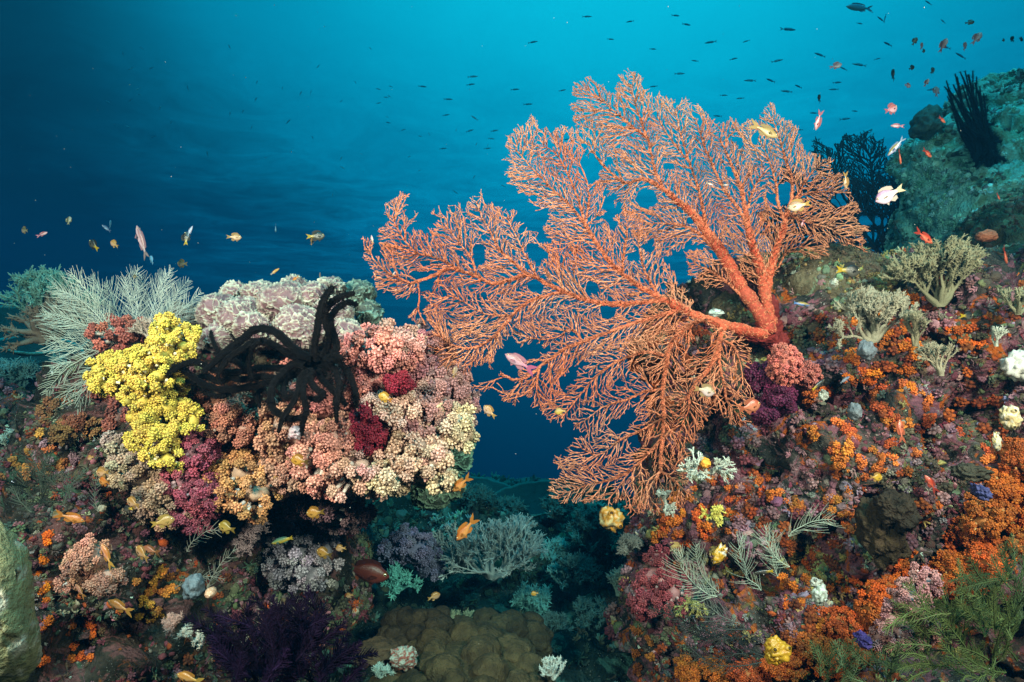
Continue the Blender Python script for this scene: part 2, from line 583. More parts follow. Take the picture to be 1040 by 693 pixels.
def grow(stems, polys, spacing=4.6, step=2.6, infl=26, kill=3.6, seed=0, iters=140, inertia=0.55, wobble=0.18, start=None, back=-0.35):
    """stems: traced main branches [(points, r0, r1)], polys: outlines to fill. Twigs grow towards free space."""
    rs = np.random.RandomState(seed)
    pos, par, srad = [], [], []
    for (pts, r0, r1, attach) in stems:
        p = smooth_path(pts, max(4, int(sum(math.dist(a, b) for a, b in zip(pts, pts[1:])) / step)))
        p = p + rs.normal(0, 0.25, p.shape)
        rr = np.linspace(r0, r1, len(p))
        first = len(pos)
        parent = -1
        if attach and pos:
            d = np.hypot(*(np.array(pos) - p[0]).T)
            parent = int(np.argmin(d))
        for i in range(len(p)):
            pos.append(p[i]); par.append(parent if i == 0 else first + i - 1); srad.append(rr[i])
    if start is not None:
        pos, par, srad = start
    pos = np.array(pos); par = np.array(par); srad = np.array(srad)
    att = []
    for poly in polys:
        a = np.array(poly)
        x0, y0 = a.min(0); x1, y1 = a.max(0)
        gx, gy = np.meshgrid(np.arange(x0, x1, spacing), np.arange(y0, y1, spacing))
        gx = gx.ravel() + rs.uniform(-.5, .5, gx.size) * spacing; gy = gy.ravel() + rs.uniform(-.5, .5, gy.size) * spacing
        k = in_poly(gx, gy, poly)
        att.append(np.stack([gx[k], gy[k]], 1))
    att = np.concatenate(att)
    pdir = np.zeros_like(pos)
    m = par >= 0
    pdir[m] = unit(pos[m] - pos[par[m]])
    flow = pdir.copy()
    N = len(att)
    bd = np.full(N, 1e9); bi = np.zeros(N, int)
    alive = np.ones(N, bool)

    def consider(i0):
        q = pos[i0:]
        ia = np.where(alive)[0]
        for s in range(0, len(ia), 4000):
            k = ia[s:s + 4000]
            D = ((att[k][:, None] - q[None]) ** 2).sum(-1)
            j = D.argmin(1); dm = D[np.arange(len(k)), j]
            b = dm < bd[k]
            bd[k[b]] = dm[b]; bi[k[b]] = i0 + j[b]
    consider(0)
    alive &= bd > kill ** 2
    kids = np.zeros(len(pos), int)
    for it in range(iters):
        use = alive & (bd < infl ** 2)
        if not use.any():
            if alive.any() and infl < 80:
                infl *= 1.5; continue
            break
        idx = bi[use]
        dv = unit(att[use] - pos[idx])
        nodes, inv = np.unique(idx, return_inverse=True)
        S = np.zeros((len(nodes), 2)); np.add.at(S, inv, dv)
        pull = unit(S)
        S = unit(pull + flow[nodes] * inertia + rs.normal(0, wobble, S.shape))
        ok = (kids[nodes] < 4) & ((pull * flow[nodes]).sum(1) > back)
        bad = nodes[~ok]
        if len(bad):
            alive &= ~(np.isin(bi, bad) & (bd < infl ** 2))
        nodes, S = nodes[ok], S[ok]
        if not len(nodes):
            break
        new = pos[nodes] + S * step
        kids[nodes] += 1
        i0 = len(pos)
        pos = np.concatenate([pos, new]); par = np.concatenate([par, nodes]); pdir = np.concatenate([pdir, S]); flow = np.concatenate([flow, unit(flow[nodes] * 0.8 + S * 0.2)])
        srad = np.concatenate([srad, np.zeros(len(new))]); kids = np.concatenate([kids, np.zeros(len(new), int)])
        consider(i0)
        alive &= bd > kill ** 2
    return pos, par, srad


def sprout(start, polys, seed=0, step=1.5, clear=2.35, fork=(5, 12), fang=(14, 30), rounds=9, seed_gap=4.5, wig=7.0, pull=.10, life=90):
    """twigs that creep forward, fork and stop where they would touch another: a dense, irregular filigree"""
    rs = np.random.RandomState(seed)
    pos, par, srad = [np.array(x) for x in start]
    n0 = len(pos)
    pd = np.zeros_like(pos); m = par >= 0
    pd[m] = unit(pos[m] - pos[par[m]])
    for i in range(n0):
        if par[i] < 0 and i + 1 < n0: pd[i] = pd[i + 1]
    head = np.arctan2(pd[:, 1], pd[:, 0]); flow = head.copy()
    cell = .75
    x0, y0 = pos.min(0) - 80; x1, y1 = pos.max(0) + 80
    W, H = int((x1 - x0) / cell), int((y1 - y0) / cell)
    occ = np.zeros((H, W), bool); inside = np.zeros((H, W), bool)
    gx, gy = np.meshgrid(x0 + (np.arange(W) + .5) * cell, y0 + (np.arange(H) + .5) * cell)
    q3 = np.stack([gx.ravel(), gy.ravel(), np.full(gx.size, seed * .37)], -1)
    jx = fbm(q3, .13, 4, .7, 41) * 15; jy = fbm(q3, .13, 4, .7, 43) * 15
    for p in polys:
        inside |= in_poly(gx.ravel() + jx, gy.ravel() + jy, p).reshape(H, W)
    inside &= (fbm(q3, .035, 3, .6, 47) > (-.30 if polys is LOBES['lower']['polys'] else -.42)).reshape(H, W) & (fbm(q3, .12, 2, .5, 49) > -.68).reshape(H, W)
    rr = int(clear / cell) + 1
    oy, ox = np.mgrid[-rr:rr + 1, -rr:rr + 1]; k = ox ** 2 + oy ** 2 <= (clear / cell) ** 2; ox, oy = ox[k], oy[k]

    def ij(p):
        return np.clip(((p[:, 1] - y0) / cell).astype(int), rr, H - rr - 1), np.clip(((p[:, 0] - x0) / cell).astype(int), rr, W - rr - 1)

    def mark(p):
        i, j = ij(p); occ[(i[:, None] + oy).ravel(), (j[:, None] + ox).ravel()] = True
    mark(pos)
    P_, PAR, HD, FL = [pos], [par], [head], [flow]
    total = n0
    allpos = pos
    for rd in range(rounds):
        if rd == 0:
            c = np.arange(0, n0, max(1, int(seed_gap / 2.5)))
        else:
            c = rs.randint(0, total, 1400)
            if rd < 3: c = np.concatenate([c[:700], rs.randint(0, n0, 300)])
        hp = np.concatenate(HD); fp = np.concatenate(FL); allpos = np.concatenate(P_)
        sgn = rs.choice([-1, 1], len(c))
        ang = R_(rs.uniform(28, 62, len(c))) * sgn
        hd = hp[c] + ang; fl = fp[c] + ang * .35
        d = np.stack([np.cos(hd), np.sin(hd)], 1)
        probe = allpos[c] + d * (clear + 2.2)
        i, j = ij(probe)
        ok = inside[i, j] & ~occ[i, j]
        probe2 = allpos[c] + d * (clear + 4.5); i, j = ij(probe2)
        ok &= ~occ[i, j]
        c, hd, fl, d = c[ok], hd[ok], fl[ok], d[ok]
        # do not let two sprouts of one round start on top of each other
        q = np.round(allpos[c] / 3.2).astype(int); _, ui = np.unique(q, axis=0, return_index=True)
        c, hd, fl = c[ui], hd[ui], fl[ui]
        tp = allpos[c].copy(); ti = c.copy(); nextf = rs.uniform(*fork, len(c)); age = np.zeros(len(c)); grace = np.full(len(c), 3)
        trail = []
        for stp in range(life):
            if not len(tp): break
            hd = hd + R_(rs.normal(0, wig, len(hd))) + np.sin(fl - hd) * pull
            d = np.stack([np.cos(hd), np.sin(hd)], 1)
            nt = tp + d * step * (1 + (grace[:, None] > 2) * .6)
            ahead = nt + d * .9
            i, j = ij(ahead)
            ok = inside[i, j] & (~occ[i, j] | (grace > 0))
            nt, hd, fl, ti, nextf, age, grace = nt[ok], hd[ok], fl[ok], ti[ok], nextf[ok], age[ok], grace[ok]
            if not len(nt): break
            ids = total + np.arange(len(nt))
            P_.append(nt); PAR.append(ti); HD.append(hd); FL.append(fl); total += len(nt)
            trail.append(nt)
            if len(trail) > 3: mark(trail.pop(0))
            tp, ti = nt, ids
            age = age + step; grace = grace - 1
            f = age > nextf
            if f.any():
                a = R_(rs.uniform(*fang, f.sum()))
                sg = rs.choice([-1, 1], f.sum())
                h2 = hd[f] - sg * a; f2 = fl[f] - sg * a * .5
                hd[f] = hd[f] + sg * a * .6; fl[f] = fl[f] + sg * a * .2
                age[f] = 0; nextf[f] = rs.uniform(*fork, f.sum())
                tp = np.concatenate([tp, tp[f]]); ti = np.concatenate([ti, ti[f]]); hd = np.concatenate([hd, h2]); fl = np.concatenate([fl, f2])
                age = np.concatenate([age, np.zeros(f.sum())]); nextf = np.concatenate([nextf, rs.uniform(*fork, f.sum())]); grace = np.concatenate([grace, np.full(f.sum(), 0)])
        for t in trail: mark(t)
    pos = np.concatenate(P_); par = np.concatenate(PAR)
    return pos, par, np.concatenate([srad, np.zeros(len(pos) - len(srad))])


def R_(x):
    return np.asarray(x) * math.pi / 180


def pipe(par, tip, expo=2.7):
    n = len(par)
    acc = np.zeros(n)
    leaf = np.ones(n, bool); leaf[par[par >= 0]] = False
    acc[leaf] = 1.0
    for i in range(n - 1, -1, -1):           # parents always come before children here
        if par[i] >= 0:
            acc[par[i]] += acc[i]
    return tip * acc ** (1 / expo), acc


M_FAN = material("sea_fan_coral", rough=0.7, bump=0.9, bscale=320, var=0.25, vscale=120, spec=0.15)

# traced from the photograph: (points, start radius px, end radius px, grows out of an earlier stem)
LOBES = {
    "upper": dict(depth=1.72, seed=1, stems=[
        ([(782, 338), (768, 313), (752, 290), (741, 270), (730, 252), (718, 236), (705, 219), (690, 206), (675, 193), (660, 184)], 10.5, 3.6, False),
        ([(660, 184), (650, 182), (637, 186), (625, 180), (613, 168), (603, 155), (597, 143)], 3.2, 1.0, True),
        ([(675, 193), (666, 175), (661, 155), (657, 140), (645, 131), (633, 121), (620, 110), (609, 98)], 2.6, 0.9, True),
        ([(657, 140), (650, 120), (644, 100), (641, 86)], 1.8, 0.8, True),
        ([(718, 236), (714, 212), (709, 190), (700, 165), (691, 135), (686, 112)], 3.0, 0.9, True),
        ([(700, 165), (680, 140), (668, 118)], 1.7, 0.8, True),
        ([(783, 330), (777, 300), (773, 275), (766, 255), (761, 235), (757, 212), (752, 190), (742, 165), (731, 142)], 9, 1.2, True),
        ([(761, 235), (750, 212), (735, 192), (724, 168), (714, 145), (706, 120)], 3.5, 1.0, True),
        ([(758, 215), (764, 197), (771, 182), (782, 170)], 2.3, 1.0, True),
        ([(778, 300), (783, 272), (791, 245), (797, 228), (800, 214)], 6.5, 4.4, True),
        ([(800, 214), (805, 196), (803, 178), (797, 160), (792, 142), (784, 120)], 3.0, 0.9, True),
        ([(797, 226), (790, 205), (788, 186), (780, 160), (770, 140)], 2.4, 0.9, True),
        ([(800, 214), (812, 200), (828, 195), (848, 195), (864, 196)], 2.4, 0.9, True),
        ([(806, 206), (818, 184), (830, 170), (838, 162)], 2.0, 0.8, True),
        ([(800, 218), (820, 226), (842, 232), (864, 246)], 2.0, 0.8, True),
        ([(741, 272), (727, 255), (710, 238), (696, 230), (675, 227), (655, 228)], 4.0, 0.9, True),
        ([(775, 290), (792, 268), (800, 255), (815, 250)], 1.8, 0.8, True),
        ([(770, 318), (742, 290), (722, 276), (705, 268)], 3.4, 0.9, True)],
        polys=[[(577, 86), (588, 84), (597, 76), (612, 88), (626, 94), (632, 70), (645, 68), (652, 80), (660, 84), (667, 98), (678, 96), (688, 104),
                (698, 96), (704, 110), (714, 108), (722, 122), (735, 124), (742, 118), (752, 128), (762, 122), (772, 126), (775, 106), (783, 104), (791, 118),
                (806, 122), (809, 136), (817, 142), (819, 154), (833, 156), (846, 166), (855, 182), (864, 198), (872, 206), (874, 222), (883, 230),
                (886, 243), (876, 254), (862, 250), (850, 246), (840, 262), (820, 264), (806, 254), (796, 258), (790, 275), (768, 290), (752, 278), (745, 262),
                (732, 250), (722, 262), (712, 246), (700, 250), (684, 258), (668, 262), (655, 248), (640, 240), (632, 220), (620, 196), (602, 190), (590, 176), (596, 150), (583, 140), (580, 110)],
               [(786, 288), (815, 300), (812, 312), (792, 305)], [(694, 258), (716, 252), (742, 268), (750, 292), (728, 296), (704, 286)]]),
    "middle": dict(depth=1.60, seed=2, stems=[
        ([(778, 340), (750, 334), (728, 328), (708, 321), (692, 313), (678, 305)], 8.0, 6.5, False),
        ([(678, 305), (660, 297), (645, 288), (632, 278), (620, 267), (609, 252), (600, 238), (594, 228)], 5.0, 2.8, True),
        ([(594, 228), (580, 210), (565, 196), (549, 180), (535, 165), (524, 152)], 2.4, 0.8, True),
        ([(594, 228), (588, 205), (578, 180), (566, 158), (552, 148)], 2.2, 0.8, True),
        ([(594, 228), (598, 205), (596, 185), (588, 165)], 1.8, 0.8, True),
        ([(596, 230), (608, 215), (614, 200)], 1.4, 0.8, True),
        ([(632, 278), (634, 255), (637, 235), (634, 212)], 2.2, 0.8, True),
        ([(670, 302), (657, 280), (650, 255), (648, 236)], 2.4, 0.8, True),
        ([(678, 305), (655, 307), (632, 309), (610, 308), (590, 303), (575, 297), (558, 290), (545, 282), (535, 279)], 4.6, 3.2, True),
        ([(535, 279), (518, 284), (500, 288), (485, 281), (470, 276), (455, 273), (443, 279), (430, 284), (418, 288)], 3.2, 2.0, True),
        ([(470, 276), (452, 266), (437, 260), (422, 256), (408, 240), (398, 220)], 2.0, 0.8, True),
        ([(418, 288), (404, 282), (390, 274), (380, 264), (373, 250)], 1.8, 0.8, True),
        ([(424, 286), (426, 300), (425, 315), (432, 330)], 1.4, 0.8, True),
        ([(535, 279), (521, 266), (508, 255), (500, 240), (490, 222), (484, 205)], 2.4, 0.8, True),
        ([(485, 281), (478, 262), (466, 246), (452, 228)], 1.8, 0.8, True),
        ([(545, 282), (534, 260), (524, 240), (515, 222)], 1.8, 0.8, True),
        ([(590, 303), (572, 297), (555, 301), (540, 305), (528, 313), (518, 323), (509, 334), (500, 343), (490, 350), (478, 354), (464, 352), (450, 345), (440, 338)], 3.2, 1.3, True),
        ([(520, 321), (505, 320), (490, 318), (470, 306), (455, 300)], 1.6, 0.8, True),
        ([(690, 315), (665, 322), (645, 328), (622, 336), (602, 343), (588, 349), (574, 354), (562, 363), (550, 371), (540, 380), (525, 386), (508, 380)], 4.0, 1.4, True),
        ([(548, 374), (545, 392), (548, 408), (552, 420)], 1.6, 0.8, True),
        ([(592, 346), (580, 335), (565, 343), (550, 345), (535, 343)], 1.6, 0.8, True)],
        polys=[[(363, 245), (370, 236), (378, 258), (386, 262), (383, 244), (391, 228), (390, 206), (404, 193), (419, 198), (410, 214), (422, 216), (424, 232), (438, 232),
                (441, 212), (452, 212), (466, 206), (466, 222), (478, 205), (484, 186), (493, 206), (504, 206), (514, 208), (524, 216), (529, 236), (541, 229), (546, 244),
                (556, 262), (545, 262), (540, 248), (556, 240), (552, 228), (562, 222), (548, 212), (528, 200), (516, 180), (512, 152), (516, 138), (533, 119), (544, 119),
                (552, 138), (562, 130), (576, 128), (590, 146), (602, 162), (608, 190), (617, 206), (610, 222), (622, 232), (630, 206), (642, 210), (654, 222), (666, 250),
                (680, 262), (690, 290), (700, 296), (706, 312), (700, 340), (660, 345), (640, 360), (610, 362), (585, 372), (572, 385), (572, 400), (560, 418), (545, 420),
                (540, 402), (528, 400), (520, 412), (508, 402), (490, 405), (478, 398), (470, 396), (492, 386), (520, 372), (548, 360), (560, 350), (530, 352), (520, 345), (508, 358), (494, 374),
                (480, 370), (470, 388), (458, 384), (446, 372), (434, 352), (420, 330), (412, 312), (418, 308), (428, 325), (430, 312), (423, 300), (402, 303), (392, 298), (378, 288), (374, 270)]]),
    "lower": dict(depth=1.55, seed=3, stems=[
        ([(735, 330), (731, 345), (727, 362), (718, 377), (706, 390), (699, 402), (688, 412)], 5.5, 1.8, False),
        ([(699, 400), (700, 415), (692, 432)], 2.0, 0.8, True),
        ([(720, 322), (702, 330), (688, 340), (679, 355), (677, 370), (674, 388), (673, 405), (674, 425), (673, 445), (671, 465), (671, 478)], 4.5, 2.4, True),
        ([(671, 478), (684, 488), (697, 500), (704, 508)], 1.8, 0.8, True),
        ([(674, 395), (655, 398), (636, 406), (612, 414), (596, 426), (585, 432)], 2.0, 0.8, True),
        ([(673, 425), (652, 437), (630, 447), (608, 462), (590, 455)], 2.0, 0.8, True),
        ([(672, 446), (656, 463), (640, 478), (622, 487), (600, 492), (582, 498), (566, 504)], 2.2, 0.8, True),
        ([(640, 478), (628, 495), (618, 508)], 1.3, 0.8, True),
        ([(679, 362), (655, 358), (630, 366), (608, 380), (592, 398), (570, 425)], 2.4, 0.8, True),
        ([(630, 366), (612, 368), (598, 378)], 1.4, 0.8, True),
        ([(731, 350), (731, 372), (736, 392), (738, 406), (746, 417), (753, 428)], 2.4, 0.9, True),
        ([(733, 345), (745, 352), (752, 370), (755, 392)], 1.8, 0.8, True)],
        polys=[[(600, 350), (640, 345), (690, 325), (715, 322), (742, 335), (762, 345), (765, 370), (762, 395), (766, 412), (758, 436), (742, 432), (735, 420), (722, 425),
                (712, 440), (704, 452), (694, 468), (702, 486), (708, 508), (698, 516), (680, 514), (668, 522), (655, 520), (640, 524), (625, 516), (610, 508), (594, 512), (572, 516),
                (560, 506), (550, 490), (554, 480), (566, 482), (562, 470), (560, 462), (574, 462), (572, 448), (586, 446), (592, 438), (575, 430), (560, 432), (548, 420), (552, 404), (572, 400), (588, 380)]]),
}


def fan_depth(name, x, y, base):
    n = fbm(np.stack([x * 0.012, y * 0.012, np.full_like(x, base * 5)], -1), 1.0, 3, 0.5, 5)
    lean = {"upper": 0.0002 * (x - 780) - 0.0001 * (y - 300), "middle": 0.00035 * (x - 700), "lower": 0.0002 * (x - 700) - .0003 * (y - 400)}[name]
    return base + lean + 0.045 * n


def sea_fan():
    base = P(780, 338, 1.70)
    root = empty("sea_fan", base, "large orange branching sea fan growing from the reef wall", "sea fan")
    for name, L in LOBES.items():
        pos0, par0, srad0 = grow(L["stems"], [[(0, 0), (1, 0), (0, 1)]], seed=L["seed"], step=2.5)
        n0 = len(pos0)
        gt = Geo()
        for layer in range({'upper': 3, 'middle': 3, 'lower': 2}[name]):
            sd = L["seed"] * 10 + layer
            pos, par, srad = sprout((pos0, par0, srad0), L["polys"], seed=sd)
            twig = srad <= 0
            rp, acc = pipe(par, 0.34, 3.3)
            rad_px = np.where(twig, np.minimum(rp, 1.7), np.maximum(srad * np.where(srad < 5, .58, .70), .7))
            x, y = pos.T
            dep = fan_depth(name, x, y, L["depth"]) + (layer - 1) * 0.035 * twig
            rs = np.random.RandomState(sd + 50)
            off = np.zeros(len(pos)); dz = rs.normal(0, 0.0035, len(pos))
            for i in range(len(pos)):
                if par[i] >= 0 and twig[i]:
                    off[i] = off[par[i]] * 0.97 + dz[i]
            p3 = PA(x, y, dep + off)
            r3 = rad_px * K * L["depth"]
            r3 = r3 * (1 + (0.42 * fbm(p3, 85, 3, 0.65, 4) + .22 * fbm(p3, 24, 2, .5, 6)) * (~twig))
            t = np.clip((rad_px - 0.55) / 2.6, 0, 1)[:, None]
            v = (0.5 + 0.9 * fbm(p3, 9, 3, 0.6, 8)).clip(0, 1)[:, None]
            tips = np.array([0.92, 0.38, 0.22]) * (1 - v) + np.array([0.80, 0.20, 0.09]) * v
            core = np.array([0.70, 0.085, 0.04]) * (1 - v) + np.array([0.74, 0.15, 0.07]) * v
            col = tips * (1 - t) + core * t
            t2 = np.clip((rad_px - 4.5) / 4, 0, 1)[:, None]
            col = col * (1 - t2) + np.array([0.44, 0.045, 0.035]) * t2
            if layer == 0:
                idx = np.arange(n0)
                g = Geo(); g.tree(p3[idx], par[idx], r3[idx], 10, col[idx])
                # the skin of the stems is rough with little polyps
                big = np.where((srad[:n0] > 1.3) & (par[:n0] >= 0))[0]
                rp_ = np.random.RandomState(sd)
                kk = rp_.choice(big, 9000, p=rad_px[big] / rad_px[big].sum())
                dd = unit(p3[kk] - p3[par[kk]]); oo = unit(np.cross(dd, rp_.normal(size=dd.shape)))
                uu = rp_.uniform(0, 1, (len(kk), 1))
                cp = p3[par[kk]] * uu + p3[kk] * (1 - uu) + oo * (r3[kk] * .92)[:, None]
                sz = rp_.uniform(.35, .95, len(kk)) * K * L["depth"]
                iv1, if1 = ICO[1]
                cl_ = np.array([0.84, 0.24, 0.12]) * rp_.uniform(.55, 1.15, (len(kk), 1))
                g.inst(iv1, if1, rand_rot(len(kk), rp_) * sz[:, None, None], cp, cl_)
                br = g.build("branch", M_FAN, root)
            idx = np.where(twig)[0]
            need = np.unique(par[idx]); need = need[~twig[need]]
            allx = np.concatenate([need, idx]); remap = -np.ones(len(pos), int); remap[allx] = np.arange(len(allx))
            pp = np.concatenate([np.full(len(need), -1), remap[par[idx]]])
            rr = r3[allx].copy(); rr[:len(need)] = np.minimum(rr[:len(need)], 0.9 * K * L["depth"])
            gt.tree(p3[allx], pp, rr, 3, np.clip(col[allx] * (1 + rs.normal(0, .07, (len(allx), 1))), 0, .97))
            print("fan", name, layer, len(pos))
        gt.build("twigs", M_FAN, br)
    # knobbly holdfast spreading over the rock
    iv, if_ = ICO[5]
    g = Geo()
    for (x, y, d, rx, ry) in [(780, 334, 1.74, 13, 16), (772, 342, 1.74, 18, 8), (786, 346, 1.76, 14, 10), (778, 316, 1.73, 12, 16)]:
        n = fbm(iv + x, 2.6, 4, .55, 7)
        v = iv * (1 + .35 * n)[:, None] * np.array([rx, 10, ry]) * K * d
        g.add(v + np.array(P(x, y, d)[:]), if_, np.array([0.26, 0.028, 0.022]) * (1 + .3 * n)[:, None])
    g.build("holdfast", M_FAN, root)
    return root


sea_fan()

# ------------------------------------------------------------ soft corals: pale stalks crowded with polyp clusters
M_POLYP = material("soft_coral_polyps", rough=0.55, bump=0.35, bscale=420, var=0.16, vscale=90, trans=0.18, spec=0.3)
M_STALK = material("soft_coral_stalk", rough=0.5, bump=0.3, bscale=300, var=0.12, vscale=60, trans=0.25, spec=0.3)


def fib(n, rs, jit=0.15):
    i = np.arange(n) + 0.5
    ph = np.arccos(1 - 2 * i / n); th = np.pi * (1 + 5 ** .5) * i
    v = np.stack([np.cos(th) * np.sin(ph), np.sin(th) * np.sin(ph), np.cos(ph)], -1)
    return unit(v + rs.normal(0, jit, v.shape))


def make_cluster(nb, rs, bud=0.30, sub=1, tip=1.3):
    """a ball of polyps: (verts, faces, brightness per vertex)"""
    cv, cf = ICO[2]
    V, F, B = [cv * 0.74], [cf], [np.full(len(cv), 0.48)]  # dark core puts shade into the gaps between the buds
    n = len(cv)
    d = fib(int(nb * 1.6), rs, 0.16)
    d = d[d[:, 2] > -0.35][:nb]
    iv, if_ = ICO[sub]
    for x in d:
        r = bud * rs.uniform(0.75, 1.25)
        c = x * rs.uniform(0.66, 1.0)
        v = iv * r
        v = v + np.outer((v @ x) * 0.35, x)
        V.append(v + c); F.append(if_ + n); n += len(iv)
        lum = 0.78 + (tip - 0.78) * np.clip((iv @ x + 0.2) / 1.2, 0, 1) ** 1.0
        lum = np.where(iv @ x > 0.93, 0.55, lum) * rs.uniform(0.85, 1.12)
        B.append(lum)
    return np.concatenate(V), np.concatenate(F), np.concatenate(B)


CL = {k: [make_cluster(nb, RS, b, s) for _ in range(4)] for k, (nb, b, s) in
      {"near": (20, 0.28, 2), "mid": (38, 0.185, 1), "far": (14, 0.31, 1)}.items()}


def put_clusters(g, pos, nrm, rad, col, kind="mid", rs=RS):
    which = rs.randint(0, 4, len(pos))
    for k in range(4):
        m = which == k
        if not m.any():
            continue
        tv, tf, tb = CL[kind][k]
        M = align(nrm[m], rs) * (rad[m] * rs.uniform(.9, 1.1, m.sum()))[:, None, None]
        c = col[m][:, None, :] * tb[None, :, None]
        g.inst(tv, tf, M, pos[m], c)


def lobe_points(lobes, spacing, rs, back=0.45):
    out = []
    C3 = [(np.array(P(l[0], l[1], l[2])[:]), np.array([l[3] * K * l[2], l[5], l[4] * K * l[2]])) for l in lobes]
    for li, (l, (c, r)) in enumerate(zip(lobes, C3)):
        area = 4 * np.pi * ((l[3] * l[4]) ** 1.6 / 3 + 2 * ((l[3] * (l[5] / (K * l[2]))) ** 1.6) / 3) ** (1 / 1.6)
        n = max(6, int(area / (spacing * 1.12) ** 2))
        d = fib(n, rs, 0.45 / math.sqrt(n) * 2)
        d = d[d[:, 1] < back]
        p = c + d * r * rs.uniform(0.9, 1.1, (len(d), 1))
        keep = np.ones(len(p), bool)
        for lj, (c2, r2) in enumerate(C3):
            if lj != li:
                keep &= (((p - c2) / r2) ** 2).sum(1) > 0.72
        nn = unit(d / r)
        out.append((p[keep], nn[keep], np.full(keep.sum(), li)))
    return [np.concatenate(x) for x in zip(*out)]


def soft_coral(lobes, cols, label, name="soft_coral", cr=6.0, spacing=9.0, kind="mid", stalk=(0.62, 0.50, 0.44), group=None, seed=0,
               core=0.74, jitter=0.12, anchor=None, core_col=None):
    """lobes: (px, py, depth, rx px, ry px, rd m); cols: one colour per lobe"""
    rs = np.random.RandomState(seed + 100)
    cols = [np.array(c) for c in cols] if isinstance(cols, list) else [np.array(cols)] * len(lobes)
    if kind == 'mid':
        cr *= 1.18; spacing *= 1.14
    dm = np.mean([l[2] for l in lobes])
    pos, nrm, li = lobe_points(lobes, spacing, rs)
    base = anchor or (lobes[0][0], lobes[0][1], lobes[0][2] + lobes[0][5])
    b3 = P(*base)
    root = empty(name, b3, label, "soft coral", group)
    rad = cr * K * dm * rs.uniform(0.80, 1.32, len(pos))
    n = fbm(pos, 12, 2, 0.5, seed)
    cc = np.stack(cols)[li] * (1 + jitter * rs.normal(size=(len(pos), 1))) * (1 + 0.35 * n[:, None]) * 0.86
    sh = rs.normal(0, 0.05, (len(pos), 3)); cc = np.clip(cc * (1 + sh), 0.002, 0.95)
    pos = pos + nrm * (n[:, None] * cr * K * dm * 3.0) + nrm * rs.normal(0, .35, (len(pos), 1)) * cr * K * dm
    g = Geo()
    put_clusters(g, pos, unit(nrm + rs.normal(0, .35, nrm.shape)), rad, cc, kind, rs)
    # the stalk: swollen pale body in each lobe, a thin branch under every cluster, and a foot on the rock
    s = Geo()
    iv, if_ = ICO[3]
    for k, l in enumerate(lobes):
        c = np.array(P(l[0], l[1], l[2])[:]); r = np.array([l[3] * K * l[2], l[5], l[4] * K * l[2]]) * core
        v = iv * (1 + 0.10 * fbm(iv + k * 3.1, 2.2, 3, .5, seed)[:, None])
        kc = np.array(stalk) * 0.35 + cols[k] * 0.5 if core_col is None else np.array(core_col)
        s.add(v * r + c, if_, kc)
        s.tube([c, c * .5 + np.array(b3[:]) * .5 + rs.normal(0, .004, 3), np.array(b3[:])], [min(r) * .6, min(r) * .5, min(r) * .55], 8, kc)
    cen = np.array([P(l[0], l[1], l[2])[:] for l in lobes])[li]
    tv, tf = TUBE_T
    a = cen + (pos - cen) * 0.7
    d = pos - a
    L = np.linalg.norm(d, axis=1)
    M = align(d, rs)
    w = cr * K * dm * 0.30
    M = np.stack([M[:, :, 0] * w, M[:, :, 1] * w, M[:, :, 2] * L[:, None]], -1)
    s.inst(tv, tf, M, a, np.tile(np.array(stalk), (len(pos), 1)))
    s.build("stalk", M_STALK, root)
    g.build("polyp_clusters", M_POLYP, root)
    return root


def _tube_t():
    a = np.linspace(0, 2 * np.pi, 6, endpoint=False)
    v = np.concatenate([np.stack([np.cos(a) * 1.3, np.sin(a) * 1.3, a * 0], -1), np.stack([np.cos(a) * .8, np.sin(a) * .8, a * 0 + 1], -1)])
    f = np.array([[i, (i + 1) % 6, 6 + (i + 1) % 6, 6 + i] for i in range(6)])
    return v, f


TUBE_T = _tube_t()

peach = (0.84, 0.36, 0.28); salmon = (0.80, 0.29, 0.25); dusty = (0.44, 0.17, 0.17); cream = (0.78, 0.56, 0.36)
soft_coral([(335, 452, 1.47, 48, 36, .10), (300, 432, 1.48, 28, 44, .09), (330, 405, 1.50, 28, 28, .09), (372, 468, 1.46, 32, 28, .09),
            (290, 478, 1.48, 22, 18, .07), (318, 395, 1.52, 34, 22, .08)],
           [peach, (0.72, 0.36, 0.24), salmon, (0.76, 0.42, 0.32), (0.70, 0.34, 0.24), salmon],
           "broad peach soft coral hanging from the shelf below the black feather star", seed=1, cr=5.2, spacing=8.2, stalk=(0.75, 0.62, 0.55))
soft_coral([(392, 362, 1.46, 34, 20, .09), (402, 348, 1.48, 22, 14, .07), (378, 384, 1.46, 20, 20, .07), (398, 410, 1.44, 26, 22, .08), (372, 360, 1.47, 24, 16, .07)],
           [salmon, (0.78, 0.40, 0.32), salmon, (0.80, 0.48, 0.38), salmon],
           "salmon pink soft coral lobe right beside the feather star's lowered arms", seed=2, cr=4.8, spacing=7.6, stalk=(0.78, 0.62, 0.56))
soft_coral([(428, 372, 1.56, 32, 30, .11), (446, 396, 1.54, 30, 34, .10), (418, 350, 1.62, 24, 16, .08), (432, 424, 1.52, 36, 26, .10), (462, 412, 1.56, 16, 22, .07)],
           [dusty, (0.50, 0.24, 0.22), (0.30, 0.17, 0.18), (0.50, 0.23, 0.20), (0.62, 0.34, 0.27)],
           "dusty rose soft coral mound at the right end of the shelf, nearest the sea fan", seed=3, cr=4.8, spacing=7.8, stalk=(0.58, 0.45, 0.42))
